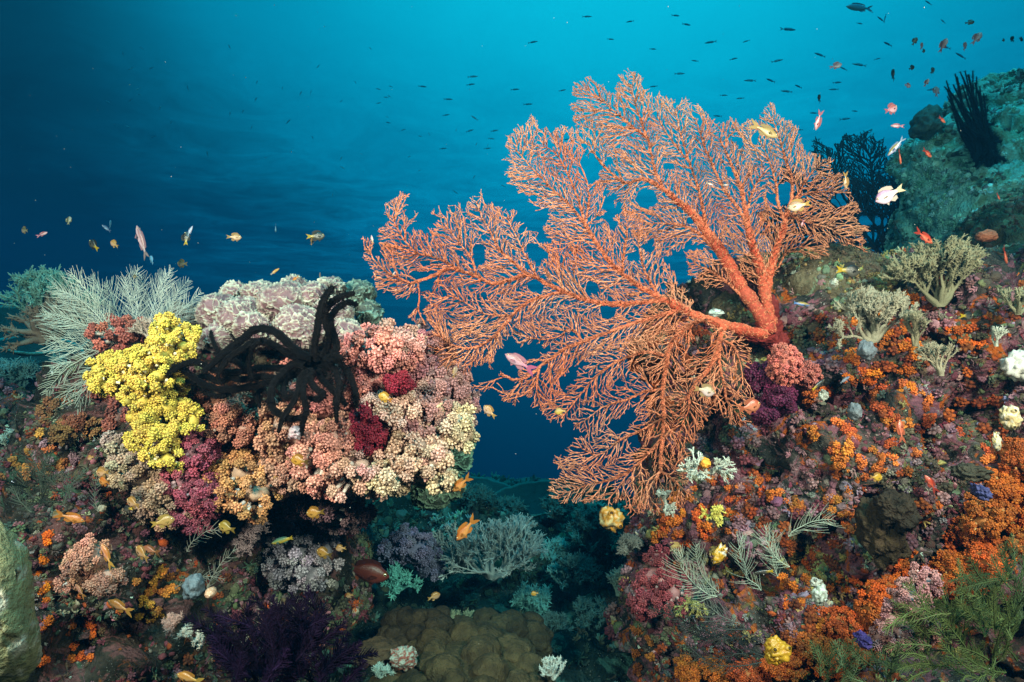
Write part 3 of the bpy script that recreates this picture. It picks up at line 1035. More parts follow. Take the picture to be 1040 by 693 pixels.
soft_coral([(398, 482, 1.42, 20, 14, .06), (420, 470, 1.44, 20, 18, .07), (442, 462, 1.42, 18, 22, .07), (466, 430, 1.45, 14, 14, .06), (452, 484, 1.42, 15, 12, .05),
            (408, 494, 1.42, 12, 9, .04), (412, 446, 1.45, 22, 16, .07), (470, 444, 1.46, 10, 12, .05)],
           [cream, (0.74, 0.46, 0.32), (0.76, 0.46, 0.34), cream, cream, cream, (0.72, 0.42, 0.3), cream],
           "cream tipped soft coral hanging at the lower right corner of the shelf", seed=4, cr=5.2, spacing=8.8, stalk=(0.70, 0.60, 0.50))
for i, (lb, t) in enumerate([([(373, 425, 1.39, 10, 18, .03), (384, 442, 1.39, 11, 10, .03), (372, 448, 1.39, 8, 9, .03)], "dark crimson soft coral sitting between the two peach corals"),
                             ([(407, 390, 1.37, 13, 8, .025)], "small crimson soft coral patch high on the dusty rose mound")]):
    soft_coral(lb, (0.27, 0.012, 0.03), t, seed=6 + i, cr=4.2, spacing=6.5, stalk=(0.35, 0.05, 0.07))
soft_coral([(236, 402, 1.52, 44, 34, .10), (214, 432, 1.52, 26, 28, .08), (254, 430, 1.54, 24, 34, .08)],
           [(0.36, 0.11, 0.06), (0.42, 0.16, 0.08), (0.44, 0.16, 0.10)],
           "russet brown soft coral under the tangled left arms of the feather star", seed=8, cr=4.6, spacing=9.5, stalk=(0.36, 0.14, 0.07), core=.86)
soft_coral([(240, 416, 1.43, 14, 12, .04), (228, 430, 1.43, 12, 14, .04), (248, 440, 1.43, 9, 13, .03)], (0.62, 0.25, 0.17),
           "small pink-orange soft coral sprig on the face of the russet coral", seed=9, cr=4.3, spacing=7.0)
soft_coral([(222, 470, 1.46, 24, 16, .06), (248, 478, 1.45, 18, 16, .05), (262, 500, 1.43, 16, 12, .05), (236, 500, 1.44, 16, 14, .05), (272, 488, 1.45, 9, 9, .03), (256, 520, 1.45, 12, 9, .03)],
           (0.66, 0.30, 0.12), "tan-orange soft coral with thick pale stalks below the russet coral", seed=10, cr=4.6, spacing=9.0, stalk=(0.52, 0.47, 0.44))
soft_coral([(200, 458, 1.42, 18, 18, .05), (192, 482, 1.41, 16, 24, .05), (208, 500, 1.41, 20, 22, .05), (196, 522, 1.42, 14, 16, .04), (222, 500, 1.44, 12, 16, .04)],
           (0.40, 0.08, 0.12), "raspberry red soft coral with white flecked stalks under the yellow coral", seed=11, cr=3.8, spacing=6.6, stalk=(0.62, 0.42, 0.45))
soft_coral([(144, 478, 1.44, 26, 20, .07), (166, 498, 1.42, 28, 20, .07), (130, 456, 1.46, 12, 12, .04), (178, 516, 1.43, 20, 12, .04), (118, 446, 1.48, 10, 8, .03), (150, 512, 1.44, 16, 12, .04)],
           [(0.52, 0.34, 0.24), (0.50, 0.30, 0.20), (0.56, 0.38, 0.30), (0.46, 0.26, 0.17), (0.62, 0.44, 0.40), (0.5, 0.32, 0.22)],
           "beige soft coral below and left of the yellow coral", seed=12, cr=4.2, spacing=7.4, stalk=(0.56, 0.46, 0.40))
soft_coral([(108, 398, 1.55, 14, 14, .05), (122, 420, 1.52, 10, 20, .05), (130, 340, 1.60, 24, 12, .06)], (0.45, 0.12, 0.09),
           "dark red soft coral showing behind the left edge of the yellow coral", seed=13, cr=4.2, spacing=8)

yl = [(100, 374, 1.40, 10, 8), (112, 366, 1.39, 10, 9), (104, 391, 1.38, 11, 9), (128, 368, 1.37, 13, 11), (140, 356, 1.40, 10, 9), (148, 374, 1.36, 15, 12), (166, 360, 1.36, 13, 12),
      (174, 344, 1.38, 9, 10), (171, 330, 1.41, 9, 9), (186, 352, 1.38, 9, 8), (194, 340, 1.40, 8, 7), (178, 334, 1.41, 7, 6), (160, 382, 1.34, 13, 9), (138, 390, 1.36, 13, 11), (128, 398, 1.38, 8, 9),
      (144, 408, 1.36, 12, 14), (184, 388, 1.40, 10, 12), (150, 424, 1.36, 14, 12), (134, 424, 1.38, 9, 8), (188, 412, 1.39, 12, 10), (196, 428, 1.39, 9, 12), (182, 434, 1.38, 12, 10),
      (166, 440, 1.36, 12, 10), (142, 446, 1.37, 11, 9), (164, 456, 1.37, 13, 9), (170, 466, 1.37, 12, 8), (148, 434, 1.36, 10, 9), (156, 346, 1.41, 8, 8), (172, 412, 1.38, 14, 14), (118, 384, 1.38, 10, 8)]
soft_coral([(a, b, c - .02, rx * .86, ry * .86, min(rx, ry) * K * 1.25) for a, b, c, rx, ry in yl], (0.80, 0.58, 0.10),
           "bright yellow soft coral drooping over the left end of the shelf", seed=20, cr=3.9, spacing=6.2, kind="mid", stalk=(0.80, 0.68, 0.42), anchor=(172, 405, 1.50),
           core_col=(0.60, 0.46, 0.08), jitter=.05)
soft_coral([(96, 566, 1.16, 14, 15, .04), (88, 582, 1.17, 13, 14, .04), (108, 588, 1.16, 14, 11, .04)], (0.62, 0.29, 0.20),
           "salmon soft coral ball low on the left slope beside orange fish", seed=21, cr=3.8, spacing=6.2)
soft_coral([(326, 512, 1.60, 28, 12, .06), (352, 520, 1.66, 24, 10, .06)], (0.24, 0.12, 0.13), "dim mauve soft coral in the shadow under the peach coral", seed=22, cr=4.4, spacing=8)
soft_coral([(288, 538, 1.75, 14, 14, .05), (300, 562, 1.72, 20, 14, .06), (318, 584, 1.7, 16, 12, .05), (330, 560, 1.74, 9, 12, .04), (282, 580, 1.72, 12, 12, .05)],
           (0.40, 0.31, 0.34), "grey-lilac knobbly soft coral in the shade left of the small grouper", seed=23, cr=4.4, spacing=7.6, stalk=(.4, .32, .35))
soft_coral([(408, 548, 2.2, 14, 14, .06), (424, 560, 2.15, 20, 14, .07), (436, 572, 2.15, 14, 12, .06), (398, 556, 2.2, 10, 9, .05)],
           (0.30, 0.24, 0.38), "lavender soft coral in the gully left of the pale bush coral", seed=24, cr=3.2, spacing=5.8, stalk=(.32, .28, .4))
soft_coral([(668, 586, 1.60, 20, 12, .05), (656, 604, 1.6, 16, 14, .05), (680, 600, 1.6, 14, 20, .05), (664, 568, 1.62, 12, 9, .04), (650, 622, 1.62, 9, 9, .03)],
           (0.36, 0.06, 0.07), "burgundy soft coral with pale stems on the wall's left edge below the sea fan", seed=25, cr=3.6, spacing=6.4, stalk=(.6, .38, .36))
soft_coral([(924, 612, 1.17, 18, 20, .05), (908, 636, 1.16, 14, 16, .04), (936, 632, 1.17, 14, 18, .04), (926, 650, 1.17, 12, 10, .03), (938, 592, 1.2, 10, 12, .04), (896, 650, 1.17, 8, 9, .03)],
           (0.50, 0.22, 0.21), "pink soft coral drooping from the orange band at the bottom right", seed=26, cr=3.4, spacing=6.0, stalk=(.66, .45, .42))
soft_coral([(58, 470, 1.5, 10, 24, .05), (72, 490, 1.5, 12, 22, .05), (50, 450, 1.52, 9, 14, .04)], (0.36, 0.18, 0.22),
           "dusky pink soft coral standing among orange sponges at the far left", seed=27, cr=3.2, spacing=6.6, stalk=(.55, .42, .45))
soft_coral([(788, 404, 1.52, 14, 12, .05), (776, 420, 1.52, 12, 10, .05), (798, 414, 1.53, 9, 8, .04), (764, 386, 1.58, 8, 14, .04)], (0.12, 0.010, 0.045),
           "dark purple soft coral cluster beneath the sea fan trunk", seed=28, cr=4.0, spacing=6.0, stalk=(.15, .03, .08))

# the orange corals along the overhanging lower edge of the right wall and the smaller clumps above it
EDGE = [(1030, 462, 1.28, 20, 22), (1020, 492, 1.26, 22, 22), (1032, 520, 1.22, 18, 20), (1006, 524, 1.24, 22, 20), (990, 548, 1.22, 22, 20), (968, 566, 1.22, 20, 18), (1000, 572, 1.2, 14, 16),
        (952, 586, 1.22, 18, 14), (900, 604, 1.2, 20, 14), (880, 622, 1.2, 22, 16), (852, 640, 1.22, 24, 18), (824, 656, 1.24, 24, 16), (796, 672, 1.26, 24, 14), (764, 682, 1.28, 24, 12),
        (730, 684, 1.32, 24, 12), (868, 660, 1.18, 18, 14), (842, 672, 1.2, 20, 14), (700, 680, 1.36, 16, 14), (1036, 550, 1.18, 12, 18), (980, 588, 1.19, 10, 10)]
EDGE_L = ["%s orange soft coral on the wall's lower rim, %s" % (a, b) for a, b in
          [("rounded", "topmost at the right edge"), ("thick", "second from the top"), ("cut-off", "at the right edge mid band"), ("broad", "in its upper middle"),
           ("full", "left of the dark undercut"), ("dense", "above the green hydroids"), ("small", "under the dense clump"), ("narrow", "upper right of the drooping pink coral"),
           ("tawny", "left of the pink coral"), ("tawny", "right of the blue sponge"), ("large", "left of the blue sponge"), ("large", "right of the gold sea squirt"),
           ("low", "under the gold sea squirt"), ("low", "left of the gold sea squirt"), ("dim", "second from its left end"), ("hanging", "directly below the blue sponge"),
           ("hanging", "at the bottom frame edge"), ("dim", "leftmost at the bottom edge"), ("small", "lowest at the right edge"), ("tiny", "lowest beside the green hydroids")]]
for i, (x, y, d, rx, ry) in enumerate(EDGE):
    h_, n_ = hit(x, y, ["reef_wall"])
    dd = min(max(h_.y - .02, d * .9), d * 1.25)
    rs = np.random.RandomState(300 + i)
    lobes = [(x + rs.uniform(-.5, .5) * rx, y + rs.uniform(-.5, .5) * ry, dd + rs.uniform(-.02, .01), rx * rs.uniform(.42, .62), ry * rs.uniform(.42, .62), .045) for _ in range(5)]
    b = rs.uniform(.75, 1.1)
    soft_coral(lobes, (0.72 * b, 0.125 * b * rs.uniform(.8, 1.3), 0.014), EDGE_L[i], name="orange_soft_coral", seed=30 + i, cr=2.9, spacing=5.4, kind="far", stalk=(.7, .33, .12),
               group="orange corals along the lower rim of the reef wall")

# small orange clumps: each one a colony of a few knobs sitting on the rock
M_SPONGE = material("orange_knob_coral", rough=0.6, bump=0.5, bscale=500, var=0.15, vscale=120, trans=0.1)


def knob_clump(x, y, r, col, label, name, group, cat, only=None, seed=0, nk=None, default=1.5, kr=(2.2, 4.2), mat_=None, stretch=1.0):
    rs = np.random.RandomState(seed)
    loc, nor = hit(x, y, only, default)
    d = loc.y
    nk = nk or max(4, int((r / 3.0) ** 2 * 1.25))
    n = np.array(nor[:])
    A = align(n[None], rs)[0]
    a = rs.uniform(0, 2 * np.pi, nk); q = np.sqrt(rs.uniform(0, 1, nk)) * r * K * d
    off = (A[:, 0][None] * np.cos(a)[:, None] + A[:, 1][None] * np.sin(a)[:, None]) * q[:, None]
    off[:, 2] *= stretch
    lift = (1 - (q / (r * K * d)) ** 2) * r * K * d * 0.55 + 0.002
    pos = np.array(loc[:]) + off + n * lift[:, None]
    rad = rs.uniform(*kr, nk) * K * d
    g = Geo()
    col = np.array(col) * rs.uniform(.55, 1.15) * np.array([1, rs.uniform(.8, 1.5), 1])
    cc = np.clip(np.array(col) * (1 + rs.normal(0, .16, (nk, 1))) * (1 + rs.normal(0, .06, (nk, 3))), 0.003, .95)
    put_clusters(g, pos, unit(n + rs.normal(0, .5, pos.shape)), rad, cc, "far", rs)
    tv, tf = TUBE_T
    base = np.array(loc[:]) + off * .6 - n * .004
    dv = pos - base; L = np.linalg.norm(dv, axis=1); M = align(dv, rs)
    g.inst(tv, tf, np.stack([M[:, :, 0] * rad[:, None] * .5, M[:, :, 1] * rad[:, None] * .5, M[:, :, 2] * L[:, None]], -1), base, cc * .6)
    o = g.build(name, mat_ or M_SPONGE)
    return tag(o, label, cat, group)


# zones of the right wall: (phrase, centre x, y, spread x, spread y, how many, radius range, brightness)
ZONES = [("below the pale finger coral nearest the brown knoll", 900, 350, 55, 42, 46, (3, 8), 1.0, (0.84, 0.14, 0.012)),
         ("scattered on the upper right shoulder of the wall", 985, 345, 32, 28, 9, (3, 6), .8, (0.84, 0.11, 0.012)),
         ("on the middle of the wall right of the purple coral", 885, 430, 55, 34, 34, (3, 10), .85, (0.84, 0.15, 0.03)),
         ("beside the white sea squirts at the right edge", 1005, 455, 28, 30, 10, (5, 9), .8, (0.84, 0.14, 0.03)),
         ("just below the sea fan on the wall's inner edge", 690, 535, 26, 22, 18, (3, 9), .85, (0.84, 0.12, 0.015)),
         ("around the yellow tuft coral in the lower wall", 745, 500, 45, 26, 22, (2.5, 7), .8, (0.84, 0.14, 0.02)),
         ("between the black holes in the centre of the wall", 835, 520, 50, 40, 26, (3, 8), .65, (0.66, 0.13, 0.02)),
         ("in the column above the two-lobed gold sea squirt", 812, 600, 22, 34, 13, (4, 8), .75, (0.80, 0.125, 0.01)),
         ("below the dark brown sponge, near the pink coral", 900, 580, 40, 20, 16, (3.5, 8), .75, (0.80, 0.125, 0.01)),
         ("on the shaded inner edge near the bottom of the wall", 655, 645, 10, 36, 7, (3, 6), .5, (0.62, 0.13, 0.02))]
_s = 1000
for (ph, cx, cy, sx, sy, n, rr, br, c) in ZONES:
    rs = np.random.RandomState(int(cx * 7 + cy))
    for k in range(n):
        _s += 1
        x = cx + np.clip(rs.normal(), -1.9, 1.9) * sx * .6; y = cy + np.clip(rs.normal(), -1.9, 1.9) * sy * .6
        knob_clump(x, y, rs.uniform(*rr), tuple(np.array(c) * (0.6 + .4 * br)), "little bright orange coral clump " + ph, "orange_coral_clump", "orange coral clumps " + ph, "coral",
                   only=["reef_wall", "brown_knoll"], seed=_s)
LZ = [("along the edge of the pale green plate coral", 44, 600, 5, 62, 12, (3, 5), (0.9,.14,.005)),
      ("on the dark slope right of the plate coral", 85, 650, 14, 24, 9, (2.5, 5), (0.84, 0.12, 0.01)),
      ("in a column by the yellow-orange fish low on the left slope", 158, 612, 16, 34, 16, (4, 7), (0.66, 0.20, 0.03)),
      ("among pink corals at the far left edge", 30, 465, 28, 22, 12, (3, 6), (0.5, 0.15, 0.04)),
      ("in the shade beside the grey-lilac coral", 285, 590, 16, 6, 6, (3, 6), (0.45, 0.10, 0.03))]
for (ph, cx, cy, sx, sy, n, rr, c) in LZ:
    rs = np.random.RandomState(int(cx * 7 + cy))
    for k in range(n):
        _s += 1
        x = cx + np.clip(rs.normal(), -1.9, 1.9) * sx * .6; y = cy + np.clip(rs.normal(), -1.9, 1.9) * sy * .6
        knob_clump(x, y, rs.uniform(*rr), c, "little orange coral clump " + ph, "orange_coral_clump", "orange coral clumps " + ph, "coral", only=["reef_outcrop"], seed=_s, default=1.5)
# rusty leafy corals at the left
for i, (x, y, r) in enumerate([(52, 420, 14), (75, 428, 12), (95, 434, 12), (64, 440, 12)]):
    knob_clump(x, y, r, (0.34, 0.12, 0.05), ["rusty coral tuft below the feathery fronds, leftmost of four", "rusty coral tuft below the feathery fronds, second from left", "rusty coral tuft below the feathery fronds, rightmost of four",
                                         "rusty coral tuft below the feathery fronds, lowest of four"][i], "rusty_coral_tuft", "rusty coral tufts under the feathery fronds", "coral", only=["reef_outcrop", "distant_ridge"], seed=2000 + i, default=1.6)

# ------------------------------------------------------------ ruffled leather-like coral crowning the shelf
M_RUFFLE = material("ruffled_coral", rough=0.6, bump=0.4, bscale=260, var=0.12, vscale=70, trans=0.08)


def ruffled(lobes, label, seed=0, rim=(0.60, 0.62, 0.47), flesh=(0.46, 0.24, 0.27), deep=(0.16, 0.09, 0.09), sub=6, freq=1.0, cat="coral", name="ruffled_coral", group=None, ridge=4.2):
    rs = np.random.RandomState(seed + 9)
    root = empty(name, P(lobes[0][0], lobes[0][1] + 20, lobes[0][2] + .1), label, cat, group)
    for k, (x, y, d, rx, ry, rd) in enumerate(lobes):
        iv, if_ = ICO[sub]
        s = K * d
        v = iv * np.array([rx * s, rd, ry * s]) * .88
        c = np.array(P(x, y, d)[:])
        # lobes bulge, then thin winding frills stand up from the flesh
        q = (v + c) / s
        warp = np.stack([fbm(q, 0.045, 2, .5, seed + 1 + j) for j in range(3)], -1) * 9
        bulge = fbm(q, 0.05, 2, .5, seed + 7)
        a = fbm(q + warp, 0.085 * freq, 2, .45, seed + 11)
        b = fbm(q + warp, 0.12 * freq, 2, .45, seed + 15)
        r1 = np.exp(-(a / 0.06) ** 2); r2 = np.exp(-(b / 0.07) ** 2) * .75
        rg = np.maximum(r1, r2)
        c3 = fbm(q + warp * .5, 0.30 * freq, 2, .5, seed + 19); r3 = np.exp(-(c3 / .10) ** 2) * .45
        rg = np.maximum(rg, r3 * (b > 0)) * (0.62 + .5 * fbm(q, .5, 2, .5, seed + 3))
        nn = unit(iv / np.array([rx * s, rd, ry * s]))
        v = v + nn * ((bulge * 5.0 + rg * ridge + 0.5 * fbm(q, .5, 2, .5, 3)) * s)[:, None]
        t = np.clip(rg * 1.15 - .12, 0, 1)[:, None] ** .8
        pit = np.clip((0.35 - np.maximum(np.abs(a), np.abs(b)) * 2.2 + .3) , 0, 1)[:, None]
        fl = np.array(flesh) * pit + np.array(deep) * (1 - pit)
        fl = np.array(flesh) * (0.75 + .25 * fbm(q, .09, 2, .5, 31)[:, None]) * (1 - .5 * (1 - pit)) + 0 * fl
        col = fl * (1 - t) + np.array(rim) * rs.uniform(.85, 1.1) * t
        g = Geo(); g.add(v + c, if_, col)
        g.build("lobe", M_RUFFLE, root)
    return root


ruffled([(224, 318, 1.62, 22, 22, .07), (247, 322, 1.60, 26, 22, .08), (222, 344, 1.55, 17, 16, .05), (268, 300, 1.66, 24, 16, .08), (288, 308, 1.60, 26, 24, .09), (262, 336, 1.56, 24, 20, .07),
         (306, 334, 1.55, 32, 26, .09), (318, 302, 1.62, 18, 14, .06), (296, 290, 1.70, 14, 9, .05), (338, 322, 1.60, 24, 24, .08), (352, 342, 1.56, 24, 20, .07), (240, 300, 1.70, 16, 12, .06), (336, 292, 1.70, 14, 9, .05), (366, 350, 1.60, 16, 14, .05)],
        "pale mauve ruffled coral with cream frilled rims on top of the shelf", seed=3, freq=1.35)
ruffled([(362, 302, 1.80, 22, 18, .08), (376, 318, 1.78, 14, 16, .06), (386, 346, 1.74, 9, 9, .05)], "smaller green-tinted ruffled coral behind the upright feather star arms", seed=5, rim=(.42, .55, .42), flesh=(.24, .24, .20))
ruffled([(463, 462, 1.70, 17, 22, .05), (474, 448, 1.72, 9, 16, .04)], "dark green frilled coral just under the cream corner of the shelf", seed=6, rim=(.20, .42, .30), flesh=(.05, .10, .07), freq=1.2)
ruffled([(438, 502, 1.72, 20, 14, .05), (458, 492, 1.74, 14, 14, .05)], "dark olive frilled coral below the cream tipped soft coral", seed=7, rim=(.22, .34, .22), flesh=(.07, .10, .06), freq=1.3)
ruffled([(205, 322, 1.72, 14, 14, .05), (186, 316, 1.75, 12, 8, .04), (206, 346, 1.66, 12, 10, .04)], "greyish crinkled coral filling the gap right of the yellow coral's top", seed=8, rim=(.45, .42, .36), flesh=(.22, .14, .13), freq=1.6, sub=5)

# ------------------------------------------------------------ feather stars
M_BLACK = material("black_feather_star", rough=0.5, bump=0.9, bscale=900, var=0.1, vscale=200, spec=0.12)


def fuzzy_arm(g, pts, rad, col, px_step=1.1, plen=1.0, rs=RS, thin=.10, lod=4):
    """an arm: core tube plus closely set pinnules in a furry sleeve"""
    pts = np.asarray(pts); n = len(pts)
    seg = 1 + .16 * np.sign(np.sin(np.arange(n) * 2.1)) * rs.uniform(.3, 1, n)
    g.tube(pts, rad * 0.55 * seg, 7, col)
    d = unit(np.gradient(pts, axis=0))
    L = np.linalg.norm(np.diff(pts, axis=0), axis=1).sum()
    m = int(L / (np.mean(rad) * px_step)) * lod
    t = np.sort(rs.uniform(0, n - 1.001, m)); i = t.astype(int); f = (t - i)[:, None]
    p = pts[i] * (1 - f) + pts[i + 1] * f
    dd = d[i]; rr = rad[i]
    side = unit(np.cross(dd, rs.normal(size=(m, 3))))
    ax = unit(side + dd * rs.uniform(.2, .75, (m, 1)))
    le = rr * plen * rs.uniform(.55, 1.2, m)
    M = align(ax, rs)
    M = np.stack([M[:, :, 0] * (rr * thin)[:, None], M[:, :, 1] * (rr * thin)[:, None], M[:, :, 2] * le[:, None]], -1)
    cv = np.array([[1, 0, 0], [-.5, .87, 0], [-.5, -.87, 0], [0, 0, 1.0]]); cf = np.array([[0, 1, 3], [1, 2, 3], [2, 0, 3]])
    g.inst(cv, cf, M, p, np.tile(np.array(col), (m, 1)) * rs.uniform(.6, 1.5, (m, 1)))


def feather_star():
    root = empty("feather_star", P(320, 372, 1.40), "black feather star draped over the shelf with thick curling arms", "feather star")
    arms = [
        ([(322, 366), (319, 352), (322, 336), (324, 320), (328, 306), (333, 297), (338, 292)], 5.2, 4.2, 1.36),
        ([(328, 364), (333, 352), (334, 340), (330, 326), (331, 314), (338, 306), (348, 301), (359, 298)], 5.2, 4.4, 1.37),
        ([(334, 364), (342, 354), (340, 342), (336, 330), (337, 320), (345, 311), (354, 307), (362, 310)], 5.0, 4.0, 1.40),
        ([(318, 364), (306, 360), (294, 350), (282, 339), (270, 334), (258, 335), (247, 344), (236, 352), (226, 360), (216, 370), (207, 378)], 6.2, 4.0, 1.36),
        ([(316, 368), (302, 364), (288, 356), (272, 348), (258, 347), (246, 354), (234, 362), (226, 372), (220, 384)], 5.2, 3.4, 1.38),
        ([(266, 346), (257, 352), (254, 362), (253, 374), (256, 384)], 3.6, 2.6, 1.36),
        ([(310, 372), (298, 370), (286, 380), (277, 392), (275, 407), (280, 418), (294, 425), (304, 424), (313, 420)], 5.6, 3.2, 1.35),
        ([(314, 376), (305, 384), (303, 396), (297, 410), (288, 424), (283, 439)], 4.4, 2.8, 1.34),
        ([(318, 378), (309, 388), (308, 402), (311, 418), (307, 430), (307, 442)], 4.2, 2.8, 1.36),
        ([(330, 364), (342, 366), (352, 376), (358, 388), (361, 402), (362, 414)], 4.8, 3.6, 1.36),
        ([(330, 368), (339, 374), (344, 388), (344, 400), (341, 412), (342, 429)], 4.6, 2.8, 1.35),
        ([(324, 374), (326, 384), (334, 392), (341, 400), (347, 406), (351, 412)], 4.8, 3.4, 1.37),
        ([(316, 376), (316, 388), (322, 396), (328, 400), (322, 406), (314, 404)], 4.4, 3.4, 1.38),
        ([(310, 374), (296, 380), (288, 392), (290, 404), (298, 400)], 4.0, 3.0, 1.39),
        ([(334, 362), (342, 362), (348, 364)], 4.4, 2.8, 1.36),
        ([(312, 372), (292, 384), (270, 390), (248, 394), (226, 396), (206, 390), (192, 380), (180, 372), (170, 380)], 5.4, 3.4, 1.42),
        ([(310, 370), (286, 374), (262, 374), (240, 378), (218, 376), (200, 368), (186, 370), (176, 378)], 5.2, 3.4, 1.40),
        ([(300, 376), (280, 384), (262, 382), (246, 386), (234, 384), (222, 388), (208, 382), (196, 388), (186, 386)], 4.8, 3.2, 1.44),
        ([(262, 386), (250, 376), (238, 366), (228, 368), (222, 376)], 4.0, 3.0, 1.41),
        ([(226, 364), (220, 354), (216, 344), (214, 336)], 3.0, 2.2, 1.43),
        ([(240, 392), (228, 402), (216, 402), (206, 396)], 3.8, 2.6, 1.43),
        ([(268, 390), (262, 402), (264, 414)], 3.4, 2.2, 1.44)]
    rs = np.random.RandomState(3)
    for pts, r0, r1, d in arms:
        sp = smooth_path([(a, b, 0) for a, b in pts], 44)
        t = np.linspace(0, 1, 44)
        dep = d - 0.075 + 0.03 * np.sin(t * 3.1 + rs.uniform(0, 6)) - 0.012 * t
        w = fbm(np.stack([t * 5, t * 0 + d * 77, t * 0], -1), 1, 2) * .8
        dep = dep - 0.07 * np.clip((sp[:, 1] - 376) / 24, 0, 1) * (sp[:, 0] > 268)
        p = PA(sp[:, 0] + w, sp[:, 1] + w * .6, dep)
        rad = (np.interp(t, [0, .8, 1], [r0, (r0 + r1) / 2 * 1.02, r1 * .78])) * K * d * 1.12
        g = Geo()
        fuzzy_arm(g, p, rad * 1.12, (0.0035, 0.0035, 0.004), rs=rs, px_step=.5, lod=9, plen=1.75, thin=.085)
        g.build("arm", M_BLACK, root)
    g = Geo(); iv, if_ = ICO[3]
    v = iv * np.array([16, 12, 12]) * K * 1.38 * (1 + .25 * fbm(iv, 2.5, 3)[:, None])
    g.add(v + np.array(P(321, 370, 1.40)[:]), if_, (.01, .01, .011))
    for k in range(26):
        a = rs.uniform(0, 6.28); e = rs.uniform(4, 15)
        c = np.array(P(321 + math.cos(a) * 5, 370 + math.sin(a) * 4, 1.375)[:]); q = np.array(P(321 + math.cos(a) * (8 + e), 370 + math.sin(a) * (6 + e), 1.365 + rs.uniform(-.02, .02))[:])
        g.tube(smooth_path([c, c * .5 + q * .5 + [0, -.012, 0], q], 6), np.linspace(2.2, .9, 6) * K * 1.38, 5, (.012, .012, .012))
    g.build("disc", M_BLACK, root)
    g = Geo(); p = PA([376, 379, 384, 389], [347, 339, 336, 338], 1.72); fuzzy_arm(g, smooth_path(p, 20), np.linspace(3.6, 2.6, 20) * K * 1.7, (.01, .01, .011), rs=rs, lod=7)
    tag(g.build("brittle_star", M_BLACK), "short black hooked arm of a hidden star on the ruffled coral's right end", "brittle star")


feather_star()


def spiky_star():
    d = 2.9
    root = empty("feather_star", P(1000, 160, d), "dark feather star with raised spiky arms on the blue-green boulder", "feather star")
    rs = np.random.RandomState(5)
    tips = [(961, 82), (963, 90), (968, 86), (972, 78), (975, 73), (980, 72), (984, 76), (988, 72), (992, 78), (995, 88), (999, 95), (962, 98), (966, 104), (971, 112), (1003, 108), (978, 80), (1004, 122), (968, 96), (986, 84), (959, 88), (970, 75), (977, 86), (990, 84), (965, 108), (1000, 100), (973, 92), (983, 76), (994, 92), (970, 118), (962, 92)]
    for i, (x, y) in enumerate(tips):
        b = (1000 + rs.uniform(-14, 14), 150 + rs.uniform(-12, 14))
        m = ((x + b[0]) / 2 + rs.uniform(-3, 3), (y + b[1]) / 2 + 4)
        p = smooth_path([(b[0], b[1], 0), (m[0], m[1], 0), (x, y, 0)], 24)
        dep = d + rs.uniform(-.08, .08) + np.linspace(0, rs.uniform(-.1, .05), 24)
        g = Geo(); fuzzy_arm(g, PA(p[:, 0], p[:, 1], dep), np.linspace(2.4, .9, 24) * K * d, (.006, .010, .014), rs=rs, px_step=.8, lod=9, plen=2.6, thin=.13)
        g.build("arm", M_BLACK, root)
    g = Geo()
    for k in range(26):
        a = rs.uniform(-.4, 2.0); L = rs.uniform(14, 32)
        b = (996 + rs.uniform(-10, 12), 140 + rs.uniform(-16, 20))
        e = (b[0] + math.cos(a) * L * .5, b[1] + math.sin(a) * L)
        p = smooth_path([(b[0], b[1], 0), ((b[0] + e[0]) / 2 + 3, (b[1] + e[1]) / 2, 0), (e[0], e[1], 0)], 14)
        fuzzy_arm(g, PA(p[:, 0], p[:, 1], d + rs.uniform(-.05, .12)), np.linspace(3.6, 2.0, 14) * K * d, (.007, .011, .014), rs=rs, px_step=.9, lod=9, plen=2.6, thin=.1)
    g.build("lowered_arms", M_BLACK, root)


spiky_star()

# ------------------------------------------------------------ feathery hydroid fronds
M_FEATHER = material("feathery_frond", rough=0.6, var=0.1, trans=0.2)


def frond(g, pts3, pin, gap, col, rs, r0, two=True, curl=.5, sides=3, tilt=.95, pr=.55):
    """stem with a comb of fine side branches on both sides"""
    L = np.linalg.norm(np.diff(pts3, axis=0), axis=1).sum()
    n = max(6, int(L / gap))
    p = smooth_path(pts3, n)
    p = p + fbm(np.stack([np.linspace(0, 4, n)] * 3, -1) + rs.uniform(0, 50, 3), 1.0, 2)[:, None] * rs.normal(0, .035, 3) * L
    d = unit(np.gradient(p, axis=0))
    t = np.linspace(0, 1, n)
    g.tube(p, np.linspace(r0, r0 * .45, n), 4, col)
    view = np.array([rs.uniform(-.15, .15), 1, rs.uniform(-.15, .15)])
    side = unit(np.cross(d, view))
    env = np.sin(np.clip(t * .86 + .12, 0, 1) * np.pi) ** .6
    for s in (1, -1) if two else (1,):
        le = pin * env * rs.uniform(.62, 1.15, n)
        m = 6
        u = np.linspace(0, 1, m)[None, :, None]
        a = unit(side * s * tilt + d * (1 - tilt * .45) + rs.normal(0, .13, d.shape))
        q = p[:, None] + a[:, None] * le[:, None, None] * u + d[:, None] * le[:, None, None] * curl * u ** 2
        q = q + rs.normal(0, .02, (n, 1, 3)) * le[:, None, None] * u * 2
        N = n * m
        par = np.arange(N).reshape(n, m) - 1; par[:, 0] = -1
        rad = np.tile(np.linspace(r0 * pr, r0 * pr * .5, m), n)
        g.tree(q.reshape(-1, 3), par.ravel(), rad, sides, np.tile(np.array(col) * 1.0, (N, 1)))


